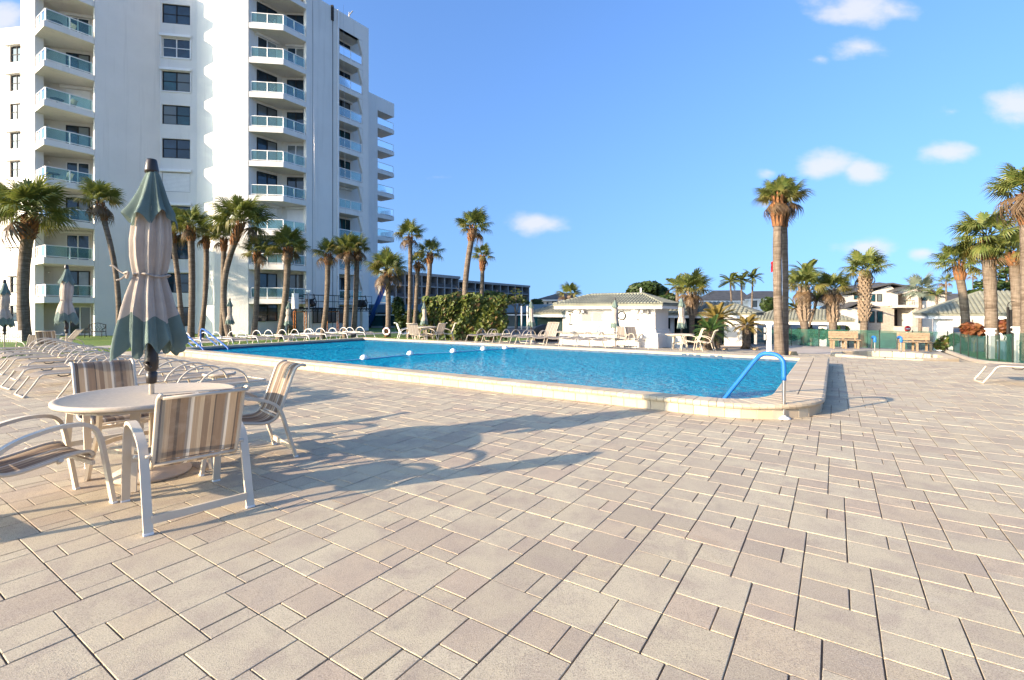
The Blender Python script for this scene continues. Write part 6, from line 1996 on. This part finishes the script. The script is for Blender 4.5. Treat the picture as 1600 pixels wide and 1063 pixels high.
# furniture on the balconies
for (i, k, u, d) in ((0, 8, 88, 35.9), (1, 7, 90, 36.3), (2, 5, 92, 36.5), (3, 3, 86, 36.2)):
    z = LEV[k] + .002
    floor_ = ('highest visible', 'second highest', 'fourth highest', 'sixth highest')[i]
    p = on_ray(u - 3, d + .9, z)
    t_ = thing('balcony_table', 'dark round table on the %s left balcony of the tower' % floor_, 'table', p)
    MB().lathe([(.02, .70), (.42, .70), (.42, .74), (.02, .74)], 18).build('table_top', M['dark_metal'], t_, world=False)
    MB().lathe([(.25, 0), (.05, .04), (.04, .70)], 8).build('pedestal', M['dark_metal'], t_, world=False)
    c = dup(sc_, on_ray(u + 16, d + 1.4, z), R(180), 'patio chair by the sliding door on the %s left balcony' % floor_, 'chairs on the tower balconies')
for (k, u, d, nm) in ((8, 421, 42.0, 'highest visible'), (6, 421, 42.0, 'third highest'), (1, 410, 41.6, 'second lowest')):
    dup(wc if k != 6 else sc_, on_ray(u, d, LEV[k] + .002), R(200), 'patio chair on the %s middle balcony of the tower' % nm, 'chairs on the tower balconies')
# ------------------------------------------------------------------ small things
# pool hand rail with foam grip
rail = thing('pool_handrail', 'steel pool handrail with a bright blue foam grip at the near pool corner', 'handrail', (3.645, 6.51, 0))
P0, P1 = Vector((3.645, 6.51, 0)), Vector((3.16, 7.30, 0))
d = (P1 - P0).normalized()
def rp(x, z): return P0 + d * x + Vector((0, 0, z))
L_ = (P1 - P0).length
full = smooth_path([rp(0, .012), rp(0, .35), rp(0, .66), rp(.015, .78), rp(.09, .845), rp(.20, .862), rp(.30, .845), rp(.40, .76), rp(.62, .48), rp(L_, .09), rp(L_ + .22, -.19)], 6)
MB().tube(full[:13], .0215, 14).build('post', M['steel'], rail)
MB().tube(full[9:-3], .029, 16).build('foam_grip', M['blue_foam'], rail)
MB().tube(full[-5:], .0215, 12).build('lower_end', M['steel'], rail)
MB().lathe([(.02, .004), (.078, .004), (.080, .014), (.062, .028), (.03, .034), (.024, .05)], 24, P0).build('escutcheon', M['white'], rail)
# blue entry rails at the left end
for i, (t, lab) in enumerate(((7.95, 'blue tubular entry rail at the left pool end, the nearer one'), (8.75, 'blue tubular entry rail at the left pool end, the farther one'))):
    r_ = thing('entry_rail', lab, 'handrail', ST(-19.9, t, 0), group='blue entry rails')
    MB().tube(smooth_path([ST(-19.9, t, 0), ST(-19.9, t, .62), ST(-19.85, t, .74), ST(-19.6, t, .74), ST(-18.6, t, .40), ST(-17.95, t, .16), ST(-17.85, t, .06)], 4), .03, 8).build('rail', M['blue_paint'], r_)
    MB().tube([ST(-19.5, t, .50), ST(-18.0, t, -.02)], .022, 8).build('lower_bar', M['blue_paint'], r_)
    MB().tube([ST(-18.35, t, .33), ST(-18.35, t, .06)], .022, 8).build('post', M['steel'], r_)
hb = thing('hose_bib_post', 'short grey post with a small box by the left pool coping', 'post', ST(-18.8, 6.9, 0))
MB().tube([ST(-18.8, 6.9, 0), ST(-18.8, 6.9, .52)], .045, 8).build('post', M['grey_plate'], hb)
st_part('box', M['dark_metal'], hb, -19.9, -19.1, 6.75, 7.0, 0.0, .22)
# float line across the pool
fl = thing('float_line', 'rope of blue and white floats stretched across the pool', 'rope', (-2, 16, .08))
F_ = [Vector((-5.6, 12.3, .06)), Vector((-4.18, 13.7, .06)), Vector((-3.16, 15.07, .06)), Vector((-1.94, 16.0, .06)), Vector((-1.0, 16.9, .06)), Vector((-.25, 17.5, .06)), Vector((.35, 18.0, .06))]
MB().tube(smooth_path([p + Vector((0, 0, .028)) for p in F_], 5), .016, 6).build('rope', M['rope'], fl)
for p in F_[1:6]:
    c = p + Vector((0, 0, .05)); r = .105
    mb = MB(); mb.lathe([(r * math.cos(a_), r * math.sin(a_)) for a_ in [R(x) for x in (-15, 0, 15, 30, 45, 60, 75, 88)]], 18, c)
    b_ = mb.build('float', M['white'], fl)
    mb = MB(); mb.lathe([(r * math.cos(a_) * 1.001, r * math.sin(a_)) for a_ in [R(x) for x in (-88, -75, -60, -45, -30, -15)]], 18, c); mb.build('blue_half', M['buoy_blue'], b_)
# life ring on its stump
c = on_ray(604, 29.2, zat(518, 29.2))
lrg = thing('life_ring', 'white life ring hung on a brown post at the palm foot', 'life ring', c)
mb = MB(); mb.tube([c + Vector((math.cos(R(15 * k)) * .19, 0, math.sin(R(15 * k)) * .19)) for k in range(25)], .055, 10, caps=False); mb.build('ring', M['white'], lrg)
for k in range(4):
    mb = MB(); mb.tube([c + Vector((math.cos(R(90 * k + 45 + j)) * .19, 0, math.sin(R(90 * k + 45 + j)) * .19)) for j in (-6, 0, 6)], .057, 10); mb.build('band', M['red'], lrg)
b = on_ray(604, 29.35); tag(MB().tube([b, Vector((b.x, b.y, c.z + .2))], [.13, .11], 10).build('wooden_post', M['boots'], None, loc=b), 'short brown wooden post carrying the life ring', 'post')
# spa kerb: separate stone blocks in a ring
spa = thing('spa', 'low eight-sided stone spa kerb on the deck before the benches', 'spa', ST(1.7, 23.6, gz_st(1.7, 23.6)))
SC_, Rr, N8 = (1.75, 23.7), 2.05, 8
for i in range(N8):
    a0, a1 = 2 * math.pi * (i + .5) / N8, 2 * math.pi * (i + 1.5) / N8
    for h in range(3):
        f0, f1 = h / 3 + .006, (h + 1) / 3 - .006
        def ring(f, r):
            p0 = (SC_[0] + math.cos(a0) * r, SC_[1] + math.sin(a0) * r); p1 = (SC_[0] + math.cos(a1) * r, SC_[1] + math.sin(a1) * r)
            return (p0[0] + (p1[0] - p0[0]) * f, p0[1] + (p1[1] - p0[1]) * f)
        zb_, zt_ = gz_st(*SC_) - .25, gz_st(*SC_) + .17
        pts = [ring(f0, Rr), ring(f1, Rr), ring(f1, Rr - .42), ring(f0, Rr - .42)]
        mb = MB(); mb.add([ST(*p, z) for z in (zb_, zt_ - .02) for p in pts] + [ST(*p, zt_) for p in (ring(f0 + .01, Rr - .03), ring(f1 - .01, Rr - .03), ring(f1 - .01, Rr - .40), ring(f0 + .01, Rr - .40))],
            [(0, 1, 5, 4), (1, 2, 6, 5), (2, 3, 7, 6), (3, 0, 4, 7), (4, 5, 9, 8), (5, 6, 10, 9), (6, 7, 11, 10), (7, 4, 8, 11), (8, 9, 10, 11)])
        mb.build('kerb_stone', M['coping'], spa)
mb = MB(); mb.add([ST(SC_[0] + math.cos(2 * math.pi * k / 8 + .39) * (Rr - .38), SC_[1] + math.sin(2 * math.pi * k / 8 + .39) * (Rr - .38), gz_st(*SC_) - .06) for k in range(8)], [tuple(range(8))]); mb.build('water', M['water'], spa)
mb = MB(); mb.add([ST(SC_[0] + math.cos(2 * math.pi * k / 8 + .39) * (Rr - .37), SC_[1] + math.sin(2 * math.pi * k / 8 + .39) * (Rr - .37), gz_st(*SC_) - .16) for k in range(8)], [tuple(range(8))]); mb.build('floor', M['basin'], spa)
p = on_ground(1476, 556); s, t = to_st(p.x, p.y)
tag(MB().bbox(-.32, .32, -.2, .2, -.05, .17, .02).build('stone_block', M['coping'], None, loc=p), 'single loose kerb stone at the right end of the spa', 'stone')
for (u, v, lab) in ((1367, 548, 'blue padded grab post standing on the spa kerb, left one'), (1408, 548, 'blue padded grab post standing on the spa kerb, right one')):
    p = on_ray(u, 17.4 if u < 1400 else 17.6); z0 = zat(v + 3, p.y)
    t_ = thing('grab_rail', lab, 'handrail', (p.x, p.y, z0), group='blue spa grab rails')
    back = Vector((.28, .55, 0))
    q = Vector((p.x, p.y, z0))
    pth = smooth_path([q, q + Vector((0, 0, .32)), q + Vector((0, 0, .48)), q + Vector((.03, .06, .54)), q + back * .7 + Vector((0, 0, .50)), q + back + Vector((0, 0, .1))], 5)
    MB().tube(pth, .021, 8).build('rail', M['steel'], t_)
    MB().tube(pth[6:-5], .045, 10).build('foam_grip', M['blue_foam'], t_)
# benches
def bench(u0, u1, v, Y, label):
    a_, b_ = on_ray(u0, Y), on_ray(u1, Y - .4)
    zb_ = a_.z; b_.z = zb_
    F = Face((a_.x, a_.y), (b_.x, b_.y)); L = F.L
    t_ = thing('park_bench', label, 'bench', ((a_.x + b_.x) / 2, a_.y, zb_), group='wooden park benches')
    for i, x in enumerate((.12, L / 2, L - .12)):
        mb = MB(); F.box(mb, x - .04, x + .04, zb_, zb_ + .40, -.02, .05); F.box(mb, x - .039, x + .039, zb_ + .36, zb_ + .43, -.42, -.021); F.box(mb, x - .04, x + .04, zb_, zb_ + .36, -.44, -.37)
        F.box(mb, x - .035, x + .035, zb_ + .431, zb_ + .86, -.445, -.40)
        mb.build('leg', M['wood'], t_)
    for k in range(4):
        F_b = MB(); F.box(F_b, 0, L, zb_ + .432, zb_ + .47, -.38 + .115 * k, -.28 + .115 * k); F_b.build('seat_board', M['wood'], t_)
    for k in range(3):
        F_b = MB(); F.box(F_b, 0, L, zb_ + .52 + .125 * k, zb_ + .635 + .125 * k, -.398, -.36); F_b.build('back_board', M['wood'], t_)
    return t_
bench(1298, 1345, 541, 25.2, 'weathered wooden bench behind the spa, in front of the diamond-trunk palm')
bench(1407, 1459, 543, 23.6, 'weathered wooden bench behind the blue posts, before the white sign wall')
wl_ = on_ray(1441, 25.6)
tag(MB().box(-.62, .62, -.06, .06, -.2, .95).build('sign_wall', M['stucco'], None, loc=(wl_.x, wl_.y, gz(wl_.x, wl_.y))), 'blank white low wall panel behind the right bench', 'wall')
# shower post, flag pole, fence posts, dark pole
p = on_ground(1201.5, 552.5); H_ = (552.5 - 508) / FPX * p.y
t_ = thing('shower_post', 'square white shower post with side boxes at the far pool corner', 'post', p)
MB().bbox(-.075, .075, -.075, .075, -.05, H_, .01).build('post', M['white'], t_, world=False)
MB().bbox(-.095, .095, -.095, .095, H_, H_ + .04, .01).build('cap', M['white'], t_, world=False)
for (z0, z1) in ((.48, .68), (.74, .92)):
    MB().box(-.19, -.077, -.06, .06, z0 * H_, z1 * H_).build('control_box', M['grey_plate'], t_, world=False)
p = on_ray(1214, 42); zt_ = zat(404, 42)
t_ = thing('flag_pole', 'tall thin white flag pole close behind the double palm', 'flag pole', (p.x, p.y, -2))
MB().tube([(p.x, p.y, -2.2), (p.x, p.y, zt_)], [.09, .05], 8).build('pole', M['white'], t_)
mb = MB(); rows = [[Vector((p.x - .06 - .16 * j + .03 * math.sin(i * 2.0), p.y + .05 * math.sin(j * 3 + i), zt_ - .05 - .22 * i - .10 * j)) for j in range(4)] for i in range(5)]
mb.sheet(rows).build('flag', M['red'], t_)
for (u, v, vt_, lab, w_) in ((1547.5, 560, 515, 'white fence post with a flat cap in the green mesh fence', .10), (1594, 566, 513, 'broad white gate post at the right edge behind the dark pole', .14), (1587, 567, 534, 'low white gate post stub beside the dark double pole', .05)):
    p = on_ground(u, v); H_ = (v - vt_) / FPX * p.y
    t_ = thing('fence_post', lab, 'post', p)
    MB().bbox(-w_, w_, -w_, w_, -.1, H_, .01).build('post', M['white'], t_, world=False)
    MB().bbox(-w_ * 1.35, w_ * 1.35, -w_ * 1.35, w_ * 1.35, H_, H_ + .05, .012).build('cap', M['white'], t_, world=False)
    MB().bbox(-w_ * 1.25, w_ * 1.25, -w_ * 1.25, w_ * 1.25, H_ - .16, H_ - .12, .006).build('collar', M['white'], t_, world=False)
p = on_ground(1577, 565); H_ = (565 - 480) / FPX * p.y
t_ = thing('dark_post', 'tall dark metal double post at the right fence', 'post', p)
for dx in (-.05, .06):
    MB().box(dx - .03, dx + .03, -.03, .03, -.05, H_ - .1 * (dx > 0)).build('post', M['dark_metal'], t_, world=False)
for z in (.3, .9, 1.5):
    MB().box(-.02, .03, -.02, .02, z, z + .08).build('clamp', M['dark_metal'], t_, world=False)
MB().tube(smooth_path([(-.05, 0, H_), (-.05, 0, H_ + .12), (0, -.05, H_ + .2), (.15, -.05, H_ + .2)], 4), .015, 6).build('hook', M['dark_metal'], t_, world=False)
p = on_ground(1590, 563)
t_ = thing('equipment_cabinet', 'grey equipment cabinet behind the dark double post', 'cabinet', p + Vector((.05, .5, 0)))
MB().bbox(-.22, .22, -.15, .15, -.05, .72, .012).build('case', M['fascia_blue'], t_, world=False)
MB().bbox(-.24, .24, -.17, .17, .72, .77, .012).build('lid', M['grey_plate'], t_, world=False)
# no-entry sign
p = on_ray(1418, 46, zat(524, 46)); zc = zat(514, 46)
t_ = thing('no_entry_sign', 'round red no-entry sign with a white bar before the house steps', 'sign', p)
Mx = Matrix.Rotation(R(90), 3, 'X')
MB().tube([(p.x, p.y + .05, zat(536, 46)), (p.x, p.y + .05, zc)], .04, 6).build('post', M['white'], t_)
MB().lathe([(.01, 0), (.30, 0), (.30, .03), (.01, .03)], 24, (p.x, p.y, zc), M=Mx).build('plate', M['red'], t_)
MB().box(p.x - .2, p.x + .2, p.y - .045, p.y - .031, zc - .045, zc + .045).build('bar', M['white'], t_)
# covered barbecue by the clubhouse
p = on_ray(853, 31); p.z = gz(p.x, p.y)
t_ = thing('covered_barbecue', 'barbecue under a black cover between the clubhouse and the kiosk', 'barbecue', p)
rows = []
for i, (w_, h_, z) in enumerate(((.75, .32, .0), (.76, .33, .5), (.78, .34, .75), (.6, .3, .95), (.3, .2, 1.06), (.05, .05, 1.08))):
    rows.append([Vector((math.copysign(abs(math.cos(a_)) ** .6, math.cos(a_)) * w_ + .03 * math.sin(5 * a_ + i), math.copysign(abs(math.sin(a_)) ** .6, math.sin(a_)) * h_, z + .02 * math.sin(3 * a_))) for a_ in [2 * math.pi * k / 28 for k in range(29)]])
MB().sheet(rows).build('cover', M['black'], t_, world=False)
MB().tube([(-.6, -.3, 0), (-.6, -.3, .1)], .04, 6).build('wheel', M['black'], t_, world=False)
# scrolled metal bench by the tower
p = on_ray(152, 36.0); p.z = gz(p.x, p.y)
t_ = thing('scroll_bench', 'black wrought iron bench against the blank tower wall', 'bench', p, R(10))
MB().box(-.6, .6, -.45, .0, .40, .44).build('seat', M['dark_metal'], t_, world=False)
for x in (-.55, .55):
    MB().tube(smooth_path([(x, -.45, 0), (x, -.43, .42), (x, -.40, .62), (x, -.1, .64), (x, .03, .95), (x, .02, .4), (x, .08, 0)], 4), .025, 6).build('leg', M['dark_metal'], t_, world=False)
mb = MB()
mb.tube(smooth_path([(-.55, .03, .9), (-.3, .03, .98), (0, .03, 1.05), (.3, .03, .98), (.55, .03, .9)], 4), .025, 6)
for k in range(5):
    x = -.4 + .2 * k
    mb.tube(smooth_path([(x, .02, .44), (x - .08, .02, .6), (x + .06, .02, .72), (x - .04, .02, .85), (x + .02, .02, .96)], 4), .014, 5)
mb.build('scroll_back', M['dark_metal'], t_, world=False)
# white picket fence at the left edge
t_ = thing('picket_fence', 'low white picket fence at the left edge behind the palm', 'fence', on_ray(10, 31))
a_, b_ = on_ray(-40, 32), on_ray(33, 30)
for k in range(26):
    p = a_ + (b_ - a_) * (k / 25); p.z = gz(p.x, p.y)
    MB().box(-.026, .026, -.012, .012, 0, .75, Matrix.Translation(p)).build('picket', M['white'], t_)
for z in (.2, .6):
    MB().tube([a_ + Vector((0, .03, z)), b_ + Vector((0, .03, z))], 0, flat=(.03, .07)).build('rail', M['white'], t_)
# depth markings set in the far coping
mk = MB(); qq = random.Random(6)
s = s_at(1068, 15.12)
mkt = thing('depth_marker', 'row of small dark depth marking tiles set in the far pool edge', 'marker', ST(s, 15, .2))
for k in range(6):
    if k == 3: continue
    a_ = s + .0 + k * .2
    st_part('tile', M['tile_band'], mkt, a_, a_ + .13, 14.905, 14.918, .10, .17)
